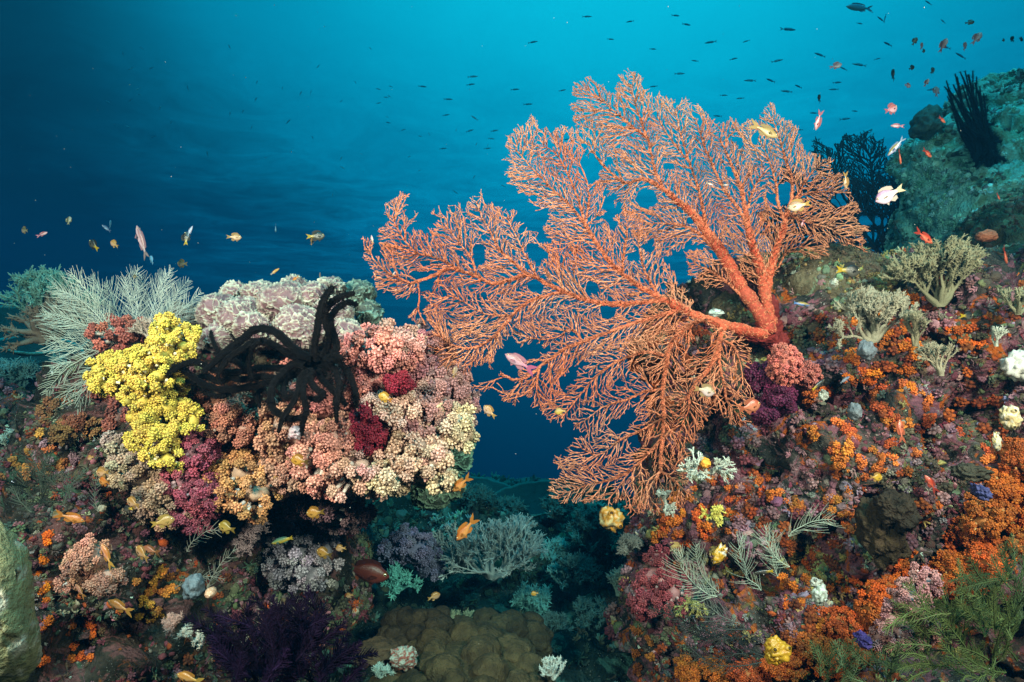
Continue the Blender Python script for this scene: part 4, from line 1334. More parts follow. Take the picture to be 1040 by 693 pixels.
def frond_colony(specs, label, name, cat, col, d, pin, gap, r0, seed=0, group=None, dj=.05, tilt=.95, curl=.5, pr=.55, m=None):
    """specs: list of polylines (px) -> one thing with each frond a part"""
    rs = np.random.RandomState(seed + 70)
    root = empty(name, P(specs[0][0][0], specs[0][0][1], d), label, cat, group)
    for pts in specs:
        dd = d + rs.uniform(-dj, dj)
        n = len(pts)
        p = PA([a for a, b in pts], [b for a, b in pts], dd + np.linspace(0, rs.uniform(-dj, dj * .3), n))
        g = Geo(); frond(g, p, pin * K * d * rs.uniform(.85, 1.15), gap * K * d, np.array(col) * rs.uniform(.85, 1.1), rs, r0 * K * d, tilt=tilt, curl=curl, pr=pr)
        g.build("frond", m or M_FEATHER, root)
    return root


def arc(x0, y0, ang, L, bend, n=5):
    """polyline starting at x0, y0 heading ang degrees (0 right, 90 up), turning by bend degrees"""
    out = [(x0, y0)]; a = ang
    for i in range(n):
        out.append((out[-1][0] + math.cos(R(a)) * L / n, out[-1][1] - math.sin(R(a)) * L / n)); a += bend / n
    return out


white = (0.50, 0.52, 0.44)
frond_colony([arc(112, 338, 132, 74, 22), arc(116, 340, 118, 78, 18), arc(108, 344, 146, 66, 26), arc(104, 352, 160, 56, 30), arc(120, 342, 106, 66, 20), arc(98, 366, 176, 46, 34), arc(124, 345, 96, 58, 24), arc(110, 342, 139, 60, 10), arc(114, 340, 125, 70, 34), arc(102, 358, 168, 50, 14), arc(106, 348, 152, 70, 8)],
             "tall white feathery hydroid fan sweeping up left, behind the yellow coral", "feather_hydroid", "hydroid", white, 1.62, 20, 2.4, .58, seed=1, dj=.06, tilt=.7, curl=.45)
frond_colony([arc(142, 345, 100, 72, -20), arc(150, 345, 84, 70, -24), arc(156, 345, 70, 70, -26), arc(146, 345, 112, 66, -14), arc(162, 344, 56, 62, -20), arc(166, 340, 42, 48, -16), arc(150, 330, 92, 50, 12), arc(148, 345, 104, 60, 10), arc(158, 345, 62, 56, 8), arc(152, 345, 76, 74, -6)],
             "white feathery hydroid fan spreading right, nearer the ruffled coral", "feather_hydroid", "hydroid", (.46, .48, .43), 1.66, 18, 2.3, .55, seed=2, dj=.06, tilt=.7, curl=.4)
frond_colony([arc(100, 372, 214, 66, 40), arc(98, 382, 226, 62, 34), arc(96, 392, 238, 56, 30), arc(92, 362, 200, 60, 50), arc(98, 400, 250, 44, 26)],
             "lower drooping fronds of white hydroid curling down at the shelf's left end", "feather_hydroid", "hydroid", (.44, .46, .37), 1.50, 19, 2.4, .6, seed=3, dj=.05, tilt=.75, curl=.5)
for i, (a, lb) in enumerate([(arc(728, 606, 158, 66, -70), "left-hand grey-green hydroid plume, curved, under the two-lobed yellow squirt"), (arc(730, 602, 140, 56, -62), "second grey-green hydroid plume, just inside the left-hand one"),
                             (arc(770, 600, 128, 60, -50), "short grey-green hydroid plume between the left pair and the curled plume"), (arc(802, 576, 150, 50, -72), "grey-green hydroid plume curled like a comma in the middle of the wall"),
                             (arc(790, 585, 110, 44, -34), "upright grey-green hydroid plume directly behind the comma-shaped one"), (arc(800, 545, 40, 48, -46), "pale hydroid plume arching right, highest of the wall's plumes"),
                             (arc(752, 634, 160, 58, -40), "low dark grey hydroid plume below the curved pair")]):
    frond_colony([a], lb, "hydroid_plume", "hydroid", (.34, .38, .30) if i < 6 else (.12, .13, .11), 1.36, 17, 2.6, .55, seed=20 + i, group="hydroid plumes on the right wall", tilt=.72, curl=.5)
for i, (a, lb) in enumerate([(arc(190, 560, 60, 44, -70), "curved wiry grey hydroid spray low on the left slope"), (arc(178, 598, 35, 52, -60), "wiry pale hydroid spray beside the blue-grey sponge"),
                             (arc(210, 600, 70, 50, -40), "wiry pale hydroid spray right of the blue-grey sponge"), (arc(100, 520, 110, 40, -60), "thin grey hydroid spray above the salmon coral ball")]):
    frond_colony([a], lb, "hydroid_spray", "hydroid", (.22, .21, .17), 1.33, 12, 4.2, .6, seed=30 + i, group="wiry hydroid sprays on the left slope", tilt=.7, curl=.4)


def bushy_hydroid(cx, cy, rx, ry, d, n, col, label, seed, ang=(100, 200), L=(30, 60), pin=9, gap=2.8, name="hydroid_bush", dj=.08, m=None, r0=.85):
    rs = np.random.RandomState(seed)
    sp = []
    for k in range(n):
        x = cx + rs.uniform(-1, 1) * rx; y = cy + rs.uniform(-1, 1) * ry
        sp.append(arc(x, y, rs.uniform(*ang), rs.uniform(*L), rs.uniform(-50, 50)))
    root = frond_colony(sp, label, name, "hydroid", col, d, pin, gap, r0, seed=seed, dj=dj, tilt=.8, curl=.5, m=m)
    return root


bushy_hydroid(985, 655, 50, 34, 1.14, 66, (.085, .12, .035), "feathery green hydroid thicket filling the bottom right corner", 41, (60, 200), (30, 55), 8, 2.6)
bushy_hydroid(1020, 610, 22, 30, 1.2, 26, (.055, .085, .03), "dim green hydroid thicket against the right edge under the rim", 42, (60, 200), (30, 50), 8, 2.6)
bushy_hydroid(872, 685, 40, 10, 1.12, 18, (.07, .11, .045), "feathery green hydroids along the bottom edge below the orange rim", 43, (20, 160), (26, 44), 8, 2.6)
bushy_hydroid(735, 655, 42, 20, 1.45, 14, (.035, .035, .03), "blackish feathery hydroid tangle on the lower wall", 44, (130, 200), (40, 70), 9, 3.2)
bushy_hydroid(45, 505, 26, 16, 1.28, 14, (.05, .07, .05), "dim grey-green feathery hydroids above the plate coral", 45, (60, 180), (26, 46), 9, 3.0)


def purple_bush():
    rs = np.random.RandomState(8)
    root = empty("feather_star", P(285, 690, 1.15), "very dark purple bushy feather star at the bottom left of centre", "feather star")
    m = material("dark_purple_feather_star", rough=.8, bump=.5, bscale=400, var=.2, vscale=60, spec=.1)
    for k in range(60):
        x = 285 + rs.uniform(-58, 58); y = 692 + rs.uniform(-44, 14)
        a = 90 + rs.uniform(-50, 50) - (x - 285) * .45
        pts = arc(x, y, a, rs.uniform(38, 66), rs.uniform(-40, 40))
        dd = 1.15 + rs.uniform(-.09, .09)
        p = PA([q[0] for q in pts], [q[1] for q in pts], dd + np.linspace(0, -.03, len(pts)))
        g = Geo(); frond(g, p, 11 * K * dd, 1.5 * K * dd, np.array((.009, .003, .017)) * rs.uniform(.6, 1.4), rs, 1.7 * K * dd, tilt=.75, curl=.4, pr=.38)
        g.build("arm", m, root)


purple_bush()

# ------------------------------------------------------------ finger, bush and plate corals, sponges, sea squirts
M_FINGER = material("finger_soft_coral", rough=0.65, bump=0.5, bscale=500, var=0.14, trans=0.12)


def bush(x, y, d, R_px, col, label, seed=0, name="finger_coral", cat="coral", up=(0, -.15, 1), spread=.95, levels=4, kids=4, r0=3.2, nubs=5, nub=1.3, group=None, tipcol=None, m=None, first=None, flat=.8, shrink=.84, base_h=0.0, root_anchor=None):
    """a stalk splitting again and again into fingers set with small nubs"""
    rs = np.random.RandomState(seed + 500)
    s = K * d
    up = unit(np.array(up, float))
    pos, par, rad, lev = [np.array(P(x, y, d)[:])], [-1], [r0 * s], [0]
    L0 = R_px * s * (1 - shrink) / (1 - shrink ** levels)
    tips = [(0, up, 0)]
    segs = []
    for lv in range(levels):
        nt = []
        for (i, dr, _) in tips:
            k = (first or kids + 2) if lv == 0 else max(2, kids - (rs.rand() < .4))
            for j in range(k):
                v = rs.normal(size=3); v -= dr * v.dot(dr); v = unit(v)
                a = rs.uniform(.25, 1.0) * spread * (1.25 if lv == 0 else .85)
                nd = unit(dr * math.cos(a) + v * math.sin(a) * np.array([1, flat, 1]) + up * .18)
                L = L0 * shrink ** lv * rs.uniform(.75, 1.2)
                p0 = i; q = pos[i]
                for t in range(3):
                    nd = unit(nd + rs.normal(0, .13, 3) + up * .05)
                    q = q + nd * L / 3
                    pos.append(q); par.append(p0); lev.append(lv + (t + 1) / 3)
                    rad.append(s * max(r0 * .50 ** (lv + (t + 1) / 3), .62)); p0 = len(pos) - 1
                nt.append((p0, nd, 0)); segs.append((p0, nd))
        tips = nt
    pos = np.array(pos); par = np.array(par); rad = np.array(rad); lev = np.array(lev)
    t = (lev / levels)[:, None]
    c0 = np.array(col); c1 = np.array(tipcol if tipcol else np.array(col) * 1.15)
    cc = (c0 * (1 - t) + c1 * t) * (1 + rs.normal(0, .06, (len(pos), 1)))
    root = empty(name, P(*(root_anchor or (x, y, d))), label, cat, group)
    g = Geo(); g.tree(pos, par, rad, 5, cc)
    g.build("branches", m or M_FINGER, root)
    # nubs along the outer branches
    k = np.where(lev > levels * .3)[0]
    k = np.repeat(k, nubs); n = len(k)
    dr = unit(pos[k] - pos[par[k]])
    ax = unit(rs.normal(size=(n, 3)) + dr * 1.2)
    u = rs.uniform(0, 1, (n, 1))
    base = pos[par[k]] * u + pos[k] * (1 - u)
    le = nub * s * rs.uniform(.8, 2.0, n)
    M = align(ax, rs)
    M = np.stack([M[:, :, 0] * (nub * s * .30), M[:, :, 1] * (nub * s * .30), M[:, :, 2] * le[:, None] * 1.5], -1)
    cv = np.array([[1, 0, 0], [0, 1, 0], [-1, 0, 0], [0, -1, 0], [.6, .1, .9], [-.1, .6, .9], [-.6, -.1, .9], [.1, -.6, .9]]); cf = np.array([[0, 1, 5, 4], [1, 2, 6, 5], [2, 3, 7, 6], [3, 0, 4, 7], [4, 5, 6, 7]])
    g = Geo(); g.inst(cv, cf, M, base, np.clip(cc[k] * rs.uniform(.8, 1.25, (n, 1)), 0, .95))
    g.build("polyps", m or M_FINGER, root)
    return root


pale = (0.23, 0.195, 0.115)
bush(955, 312, 1.62, 68, pale, "tall pale beige finger coral standing on the wall under the blue-green boulder", 1, spread=.85, levels=5, kids=3, r0=4, nub=1.7, nubs=6, up=(-.08, -.1, 1), first=9)
bush(886, 348, 1.52, 56, (.27, .235, .165), "pale grey finger coral on a thick white stalk right of the brown knoll", 2, spread=.9, levels=5, kids=3, r0=5, nub=1.6, nubs=6, up=(0, -.1, 1), first=7)
bush(930, 352, 1.42, 34, (.21, .18, .11), "slim pale finger coral below and right of the white stalked one", 3, spread=.6, levels=4, kids=3, r0=3, nub=1.3, nubs=5)
bush(956, 382, 1.38, 34, (.25, .21, .14), "white-tipped finger coral leaning left near the wall's dark hole", 4, spread=.6, levels=4, kids=3, r0=3, nub=1.3, nubs=4, up=(-.3, -.1, 1))
bush(1034, 320, 1.45, 30, (.22, .20, .12), "pale olive bushy coral cut by the right frame edge", 5, spread=.8, levels=3, kids=4, r0=3, nub=1.4)
bush(1012, 352, 1.40, 20, (.42, .42, .34), "white spiky coral sprig left of the big white sea squirt", 6, spread=.7, levels=3, kids=3, r0=2, nub=.9)
bush(48, 338, 2.15, 66, (.20, .30, .24), "bushy green-topped coral tree standing alone at the upper left", 7, spread=1.0, levels=5, kids=3, first=9, r0=5, nub=1.8, nubs=3, up=(-.1, -.1, 1), name="tree_coral")
bush(52, 345, 2.10, 46, (.26, .15, .11), "brown branching coral on the green-topped coral tree's trunk", 8, spread=1.3, levels=3, kids=4, r0=9, nub=2.2, nubs=5, name="tree_coral")
for i, (x, y, r, u, lb) in enumerate([(500, 588, 62, (-.1, -.2, 1), "big pale blue-grey branching coral bush in the middle of the gully"), (468, 575, 44, (-.4, -.3, .9), "pale branching coral bush, left flank of the gully's big bush"),
                                      (520, 560, 40, (.3, -.2, 1), "pale branching coral bush rising behind the gully's big bush")]):
    bush(x, y, 2.15 + .06 * i, r, (.42, .44, .42), lb, 10 + i, spread=1.0, levels=5 if i == 0 else 4, kids=3, first=8, r0=4.5, nub=1.4, nubs=2, up=u, name="branching_coral")
bush(573, 600, 2.6, 36, (.22, .36, .33), "dim blue-green lacy coral right of the pale gully bush", 14, spread=1.0, levels=4, kids=3, first=7, r0=3, nub=1.5, nubs=3, name="branching_coral")
bush(560, 570, 2.8, 22, (.2, .33, .3), "small blue-green coral tuft between the gully bush and dark hollow", 15, spread=.9, levels=3, kids=4, r0=3, nub=1.8, nubs=4, name="branching_coral")
bush(628, 605, 2.2, 26, (.20, .24, .20), "dim grey-green coral tuft against the wall's inner foot", 16, spread=.9, levels=3, kids=4, r0=3, nub=1.8, nubs=4, name="branching_coral")
bush(562, 690, 1.55, 22, (.50, .48, .42), "small white branching coral right of the brown boulder coral", 17, spread=.8, levels=3, kids=4, r0=2.5, nub=1.0, nubs=5, name="branching_coral")
bush(388, 690, 1.55, 18, (.30, .36, .30), "small grey-green branching coral left of the brown boulder coral", 18, spread=1.0, levels=3, kids=4, r0=3, nub=1.5, name="branching_coral")
for i, (x, y, r, c, lb) in enumerate([(362, 558, 26, (.12, .26, .24), "dark teal feathery coral behind the small grouper"), (405, 600, 26, (.14, .40, .34), "bright teal lumpy coral below the small grouper"), (440, 515, 14, (.12, .3, .27), "teal sprig under the cream coral corner"),
                                      (540, 625, 30, (.14, .30, .27), "teal coral tangle below the pale gully bush"), (600, 560, 30, (.10, .22, .20), "dim teal coral on the far gully side below the gold sea squirt"), (470, 640, 20, (.16, .17, .10), "olive coral tuft behind the boulder coral"),
                                      (640, 560, 16, (.16, .14, .12), "brown tuft at the wall's inner edge"), (520, 655, 18, (.15, .25, .2), "grey-green tuft above the boulder coral's right end")]):
    bush(x, y, [2.3, 2.1, 2.3, 2.4, 2.7, 1.9, 1.85, 1.9][i], r, c, lb, 60 + i, spread=1.1, levels=4, kids=3, first=7, r0=3, nub=2.0, nubs=3, name="branching_coral", flat=1)
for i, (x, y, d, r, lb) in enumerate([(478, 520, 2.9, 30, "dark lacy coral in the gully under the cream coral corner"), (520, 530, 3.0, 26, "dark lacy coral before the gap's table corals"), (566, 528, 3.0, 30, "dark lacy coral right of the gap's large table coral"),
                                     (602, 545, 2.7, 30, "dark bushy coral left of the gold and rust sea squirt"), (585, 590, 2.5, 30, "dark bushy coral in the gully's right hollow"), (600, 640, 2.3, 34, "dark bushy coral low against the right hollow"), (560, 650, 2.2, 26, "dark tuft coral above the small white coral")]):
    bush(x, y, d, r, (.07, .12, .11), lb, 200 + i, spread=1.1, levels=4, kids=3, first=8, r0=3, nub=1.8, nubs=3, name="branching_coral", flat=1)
bush(704, 478, 1.42, 26, (.52, .54, .46), "white spiky branching coral left of the small orange sponge on the wall", 20, spread=1.1, levels=3, kids=4, r0=2.2, nub=1.0, nubs=3, up=(0, -.8, .5), name="branching_coral")
bush(726, 478, 1.43, 20, (.50, .50, .42), "white spiky branching coral right of the small orange sponge on the wall", 21, spread=1.1, levels=3, kids=4, r0=2.0, nub=.9, nubs=3, up=(.2, -.8, .5), name="branching_coral")
bush(722, 524, 1.38, 18, (.66, .56, .12), "yellow spiky tuft coral on the wall beside orange clumps", 22, spread=1.2, levels=3, kids=4, r0=1.8, nub=.9, nubs=5, up=(0, -.9, .4), name="tuft_coral")
bush(700, 610, 1.40, 20, (.40, .36, .12), "dull yellow spiky tuft behind the left-hand hydroid plumes", 23, spread=1.2, levels=3, kids=4, r0=1.4, nub=.9, nubs=4, up=(0, -.8, -.5), name="tuft_coral")
bush(676, 512, 1.48, 18, (.40, .40, .34), "grey spiky coral just under the sea fan's lower fringe", 24, spread=1.1, levels=3, kids=4, r0=1.8, nub=.9, nubs=3, up=(0, -.8, .5), name="branching_coral")
bush(196, 650, 1.22, 16, (.50, .46, .38), "whitish lumpy branching coral beside the dark purple feather star", 25, spread=1.2, levels=3, kids=4, r0=2.4, nub=1.4, nubs=4, up=(0, -.7, .6), name="branching_coral")
bush(178, 634, 1.22, 14, (.46, .25, .20), "dusty pink branching coral above the whitish one by the purple star", 26, spread=1.2, levels=3, kids=4, r0=2.4, nub=1.6, nubs=4, up=(0, -.7, .6), name="branching_coral")
bush(10, 455, 1.7, 22, (.34, .40, .34), "pale grey branching coral at the left frame edge", 27, spread=1.1, levels=3, kids=4, r0=2.4, nub=1.6, nubs=4, up=(0, -.6, .8), name="branching_coral")
bush(262, 548, 1.55, 26, (.20, .13, .13), "dull brownish lacy coral bush left of the grey-lilac coral", 28, spread=1.1, levels=4, kids=3, first=7, r0=2.4, nub=1.4, nubs=4, up=(0, -.6, .8), name="branching_coral")
bush(378, 352, 1.52, 18, (.46, .43, .34), "small white tufted coral between the ruffled coral and feather star", 29, spread=1.2, levels=3, kids=4, r0=2, nub=1.2, nubs=4, up=(0, -.8, .4), name="branching_coral")
bush(152, 345, 1.56, 24, (.45, .34, .28), "pinkish beige lacy coral just above the yellow coral", 30, spread=1.0, levels=4, kids=3, first=6, r0=2.2, nub=1.1, nubs=3, up=(0, -.3, 1), name="branching_coral")
bush(66, 392, 2.0, 30, (.14, .22, .20), "dim green coral thicket behind the drooping hydroid", 31, spread=1.0, levels=4, kids=3, first=6, r0=3, nub=1.8, nubs=3, name="branching_coral")
bush(20, 400, 2.2, 38, (.12, .22, .22), "dim blue-green coral thicket at the far left", 32, spread=1.0, levels=4, kids=3, first=7, r0=3, nub=2, nubs=3, name="branching_coral")


def lumpy(name, x, y, d, rx, ry, rd, col, label, cat, seed=0, amp=.18, freq=2.2, sub=5, m=None, col2=None, cfreq=6, thr=.1, group=None, ridged=False, parent=None, fine=.04, tilt=0):
    """a solid rounded body with its own relief and, optionally, patches of a second colour"""
    iv, if_ = ICO[sub]
    n = fbm(iv + seed * 3.3, freq, 4, .5, seed, ridged)
    n2 = fbm(iv + seed, freq * 5, 2, .5, seed + 3)
    v = iv * (1 + amp * n + fine * n2)[:, None] * np.array([rx * K * d, rd, ry * K * d])
    if tilt:
        a = R(tilt); c_, s_ = math.cos(a), math.sin(a)
        v = v @ np.array([[c_, 0, s_], [0, 1, 0], [-s_, 0, c_]])
    c = np.tile(np.array(col), (len(v), 1)) * (1 + .25 * n)[:, None]
    if col2 is not None:
        k = np.clip((fbm(iv, cfreq, 3, .5, seed + 8) - thr) * 8, 0, 1)[:, None]
        c = c * (1 - k) + np.array(col2) * k
    g = Geo(); g.add(v + np.array(P(x, y, d)[:]), if_, np.clip(c, 0, .95))
    o = g.build(name, m or M_LUMP, parent)
    if label:
        tag(o, label, cat, group)
    return o


M_LUMP = material("sponge_and_tunic", rough=0.6, bump=0.5, bscale=260, var=0.15, vscale=50)
M_BOULDER = material("boulder_coral_skin", rough=.75, bump=1.0, bscale=140, var=.3, vscale=26, spec=.15)
M_WET = material("smooth_tunic", rough=0.35, bump=0.25, bscale=200, var=0.15, vscale=60, trans=.15, spec=.5)

# ball-shaped pink sponges with a wrinkled skin
for i, (x, y, rx, ry, c, lb) in enumerate([(796, 369, 15, 21, (.62, .16, .12), "larger pink wrinkled ball coral below the sea fan trunk"), (819, 381, 12, 16, (.50, .13, .10), "smaller pink wrinkled ball coral tucked behind the larger one")]):
    lobes = [(x, y, 1.50 + .04 * i, rx, ry, .04)]
    soft_coral([(x, y, 1.50 + .04 * i, rx * .86, ry * .88, .035)], c, lb, name="ball_coral", cr=2.3, spacing=3.6, kind="far", seed=90 + i, stalk=(.5, .12, .1), core=.95, jitter=.05)

def knolls(x, y, d, rx, ry, rd, n, kr, col, label, seed, name="brain_coral"):
    rs = np.random.RandomState(seed)
    iv, if_ = ICO[4]
    g = Geo()
    v = iv * np.array([rx * K * d, rd, ry * K * d]) * .93; g.add(v + np.array(P(x, y, d)[:]), if_, col)
    dd = fib(n, rs, .10)
    for q in dd[dd[:, 1] < .5]:
        r = rs.uniform(*kr) * K * d
        nn = fbm(iv + rs.uniform(0, 9, 3), 2.2, 3, .5, seed)
        c = np.array(P(x, y, d)[:]) + q * np.array([rx * K * d, rd, ry * K * d]) * .93
        g.add(iv * (1 + .22 * nn)[:, None] * r * [1, 1, .85] + c, if_, np.clip(np.array(col) * (1 + .35 * nn)[:, None] * rs.uniform(.8, 1.2), 0, 1))
    tag(g.build(name, M_BOULDER), label, "coral")


knolls(470, 706, 1.62, 86, 48, .24, 120, (11, 20), (.060, .038, .016), "brown lobed boulder coral at the bottom centre", 3)
knolls(505, 650, 1.85, 46, 20, .14, 50, (9, 15), (.04,.028,.013), "dim olive lobed coral behind the brown boulder coral's right half", 5)
knolls(425, 640, 1.85, 34, 16, .12, 40, (8, 13), (.036,.024,.013), "dim olive lobed coral behind the brown boulder coral's left half", 6)
lumpy("sponge", 410, 668, 1.55, 13, 10, .03, (.26, .25, .20), "small cream and red mottled sponge left of the boulder coral", "sponge", 6, .4, 3, 5, col2=(.20, .05, .03), thr=.0)
lumpy("sponge", 382, 662, 1.6, 22, 10, .05, (.07, .04, .02), "flat rusty sponge beside the cream and red mottled one", "sponge", 7, .4, 2.5, 5, m=M_BOULDER)
lumpy("dark_sponge", 893, 540, 1.42, 20, 34, .05, (.05, .032, .018), "dark brown velvety sponge mass in the middle of the wall", "sponge", 8, .4, 2.4, 6, col2=(.06, .04, .02), tilt=18, m=M_BOULDER)
lumpy("dark_sponge", 910, 518, 1.36, 16, 22, .04, (.035, .024, .015), "dark brown sponge lobe leaning on the velvety mass's upper right", "sponge", 9, .4, 2.4, 6, tilt=30, m=M_BOULDER)
lumpy("blue_sponge", 876, 650, 1.10, 6.5, 6.5, .02, (.035, .02, .12), "small violet-blue sponge set into the orange rim", "sponge", 10, .5, 3, 5)
lumpy("blue_sponge", 996, 500, 1.16, 6, 8, .02, (.03, .035, .11), "small deep blue sponge among yellow specks near the right edge", "sponge", 11, .5, 3, 5, tilt=30)
lumpy("grey_sponge", 985, 480, 1.26, 15, 8, .035, (.05, .045, .03), "grey furry sponge above the deep blue sponge", "sponge", 12, .5, 3, 5, m=M_BOULDER)
lumpy("blue_grey_sponge", 197, 596, 1.25, 9, 12, .025, (.11, .14, .16), "pale blue-grey sponge with pointed lobes on the left slope", "sponge", 13, .45, 2.5, 4)
lumpy("sponge", 214, 602, 1.24, 5, 5, .015, (.55, .30, .18), "round cream sponge with a dark centre beside the blue-grey one", "sponge", 14, .1, 3, 4, col2=(.6, .5, .4), thr=.2)
lumpy("blue_grey_sponge", 880, 356, 1.42, 8, 10, .02, (.10,.115,.13), "pale blue-grey sponge patch among the upper orange clumps", "sponge", 15, .35, 2.5, 4)
lumpy("blue_grey_sponge", 868, 418, 1.42, 6, 9, .02, (.11,.12,.13), "slate sponge patch left of the middle orange clumps", "sponge", 16, .3, 2.5, 4)
lumpy("sponge", 715, 470, 1.40, 6, 5, .02, (.78, .30, .03), "small yellow-orange sponge between the two white spiky corals", "sponge", 17, .3, 2.5, 4)
lumpy("sponge", 1002, 240, 2.0, 9, 6, .03, (.5, .12, .06), "small rust sponge on the ledge under the boulder", "sponge", 18, .3, 2.5, 4)
lumpy("sponge", 800, 372, 1.9, 5, 4, .02, (.4, .3, .25), "small beige sponge behind the pink wrinkled balls", "sponge", 19, .3, 2.5, 3)


def squirt(x, y, d, rx, ry, col, label, seed=0, col2=(.85, .80, .66), tilt=0, siph=((-.3, .8), (.5, .4)), thr=.05, cat="sea squirt", lobes=1, dark=(.02, .02, .02)):
    """a barrel-shaped sea squirt: body, siphons with dark mouths"""
    col = tuple(q * .62 for q in col); col2 = tuple(q * .62 for q in col2)
    root = empty("sea_squirt", P(x, y + ry, d), label, cat)
    iv, if_ = ICO[4]
    g = Geo(); rs = np.random.RandomState(seed + 40)
    for k in range(lobes):
        o = np.array([rs.uniform(-.5, .5) * rx * (k > 0) * 1.3, 0, rs.uniform(-.5, .5) * ry * (k > 0) * 1.3]) * K * d
        q = 1 if k == 0 else .75
        n = fbm(iv + seed + k, 2.2, 3, .5, seed)
        n = n + .5 * fbm(iv + seed, 5, 2, .5, seed + 2)
        v = iv * (1 + .42 * n)[:, None] * np.array([rx, min(rx, ry), ry]) * K * d * q * .92 + o
        kk = np.clip((fbm(iv + k, 3.2, 3, .5, seed + 8) - thr) * 6, 0, 1)[:, None]
        c = np.array(col) * (1 - kk) + np.array(col2) * kk
        a = R(tilt); c_, s_ = math.cos(a), math.sin(a)
        v = v @ np.array([[c_, 0, s_], [0, 1, 0], [-s_, 0, c_]])
        g.add(v + np.array(P(x, y, d)[:]), if_, c)
    g.build("body", M_WET, root)
    for (sx, sy) in siph:
        c = np.array(P(x + sx * rx, y - sy * ry, d)[:]); ax = unit(np.array([sx * .5, -.75, sy * .5 + .1]))
        L = min(rx, ry) * K * d
        c = c - np.array([0, L * .6, 0])
        g = Geo(); p = np.array([c - ax * L * .3, c + ax * L * .1, c + ax * L * .32, c + ax * L * .36])
        g.tube(p, np.array([.40, .26, .24, .15]) * L, 12, np.array(col) * .95, cap=False)
        sp = g.build("siphon", M_WET, root)
        g = Geo(); g.tube(np.array([c + ax * L * .2, c + ax * L * .31]), np.array([.12, .12]) * L, 10, np.array(col) * .12); g.build("mouth", M_LUMP, sp)
    return root


gold = (.80, .42, .03)
squirt(621, 527, 1.42, 12, 14, (.60, .26, .03), "gold and rust veined sea squirt at the sea fan's lower fringe", 1, (.62, .52, .26), 15, ((-.1, .5), (.5, -.3)))
squirt(731, 563, 1.32, 6, 11, gold, "white sea squirt with yellow upper lobes above the hydroid plumes", 2, (.80, .78, .70), -30, ((.3, .5), (.4, -.1)), thr=.15)
squirt(790, 661, 1.20, 12, 12, gold, "broad two-lobed golden sea squirt in the orange rim at the bottom", 3, (.70, .30, .02), 10, ((-.5, .4), (.5, .5)), lobes=3, thr=.2)
squirt(832, 604, 1.24, 7, 11, (.66, .68, .60), "white sea squirt with a dark rimmed mouth low on the wall", 4, (.40, .44, .34), -15, ((.2, .4), (.5, -.3)))
squirt(829, 592, 1.25, 6, 5, (.60, .58, .50), "small round white sea squirt above the dark rimmed white one", 5, (.5, .5, .42))
squirt(1034, 372, 1.26, 14, 16, (.74, .72, .64), "big white sea squirt with black ringed mouths at the right edge", 6, (.78, .76, .70), 0, ((-.1, -.6), (.2, .5)))
squirt(1026, 424, 1.22, 9, 13, (.78, .60, .30), "yellow and white sea squirt with a gold mouth below the big white one", 7, (.84, .78, .62), 12, ((-.1, .5), (-.2, -.6)))
squirt(1012, 448, 1.22, 4, 10, (.72, .70, .56), "narrow white sea squirt left of the yellow and white one", 8, (.8, .6, .2), 8, ((0, .8),))
squirt(300, 440, 1.34, 8, 7, (.72, .58, .62), "white and pink blotched shell piece between the feather star's lowest arms", 9, (.50, .20, .26), 20, ((.2, .2),), cat="shell", thr=.2)
squirt(847, 288, 1.55, 4, 5, (.80, .76, .62), "tiny white sea squirt on the brown knoll's right shoulder", 10, (.7, .6, .4))
squirt(836, 402, 1.42, 5, 6, (.50, .50, .42), "small grey-white ringed sea squirt in the dark crack left of the clumps", 11, (.25, .25, .22))
squirt(727, 318, 1.50, 8, 4, (.60, .62, .58), "small white encrusted squirt on the sea fan's red cross stem", 12, (.3, .45, .42), thr=.0)

# plate corals
M_PLATE = material("plate_coral", rough=.7, bump=.9, bscale=120, var=.25, vscale=30)


def plate(x, y, d, rx, ry_m, col, label, seed=0, tilt=-18, roll=0, thick=.012, rim=(.25, .45, .36), dish=.25, name="plate_coral"):
    rs = np.random.RandomState(seed)
    nr, na = 16, 90
    a = np.linspace(0, 2 * np.pi, na, endpoint=False)
    out = 1 + .16 * fbm(np.stack([np.cos(a), np.sin(a), a * 0 + seed], -1), 1.6, 4, .55, seed)
    r = np.linspace(0.02, 1, nr)
    RR, AA = np.meshgrid(r, a, indexing='ij')
    X = RR * out * np.cos(AA) * rx * K * d; Y = RR * out * np.sin(AA) * ry_m
    Z = dish * rx * K * d * RR ** 2 + .012 * fbm(np.stack([X.ravel() * 14, Y.ravel() * 14, X.ravel() * 0], -1), 1, 3).reshape(X.shape) * RR
    M = Matrix.Rotation(R(roll), 3, 'Y') @ Matrix.Rotation(R(tilt), 3, 'X')
    top = np.stack([X, Y, Z], -1).reshape(-1, 3); bot = top - [0, 0, thick]
    v = np.concatenate([top, bot]) @ np.array(M).T + np.array(P(x, y, d)[:])
    i = np.arange(nr - 1)[:, None] * na; j = np.arange(na)[None]; k = (j + 1) % na
    f = np.stack([i + j, i + k, i + na + k, i + na + j], -1).reshape(-1, 4)
    n = nr * na
    e = (nr - 1) * na
    jj = np.arange(na); kk = (jj + 1) % na
    edge = np.stack([e + jj, e + kk, n + e + kk, n + e + jj], -1)
    F = np.concatenate([f[:, ::-1], f + n, edge[:, ::-1]])
    c = np.where((RR.ravel() > .95)[:, None], np.array(rim), np.array(col)); c = np.concatenate([c, c * .8])
    g = Geo(); g.add(v, F, c)
    g.tube([np.array(P(x, y, d)[:]) - [0, 0, .0], np.array(P(x, y, d)[:]) + [0, .04, -.25]], [rx * K * d * .25, rx * K * d * .2], 8, np.array(col) * .7)
    return tag(g.build(name, M_PLATE), label, "coral")


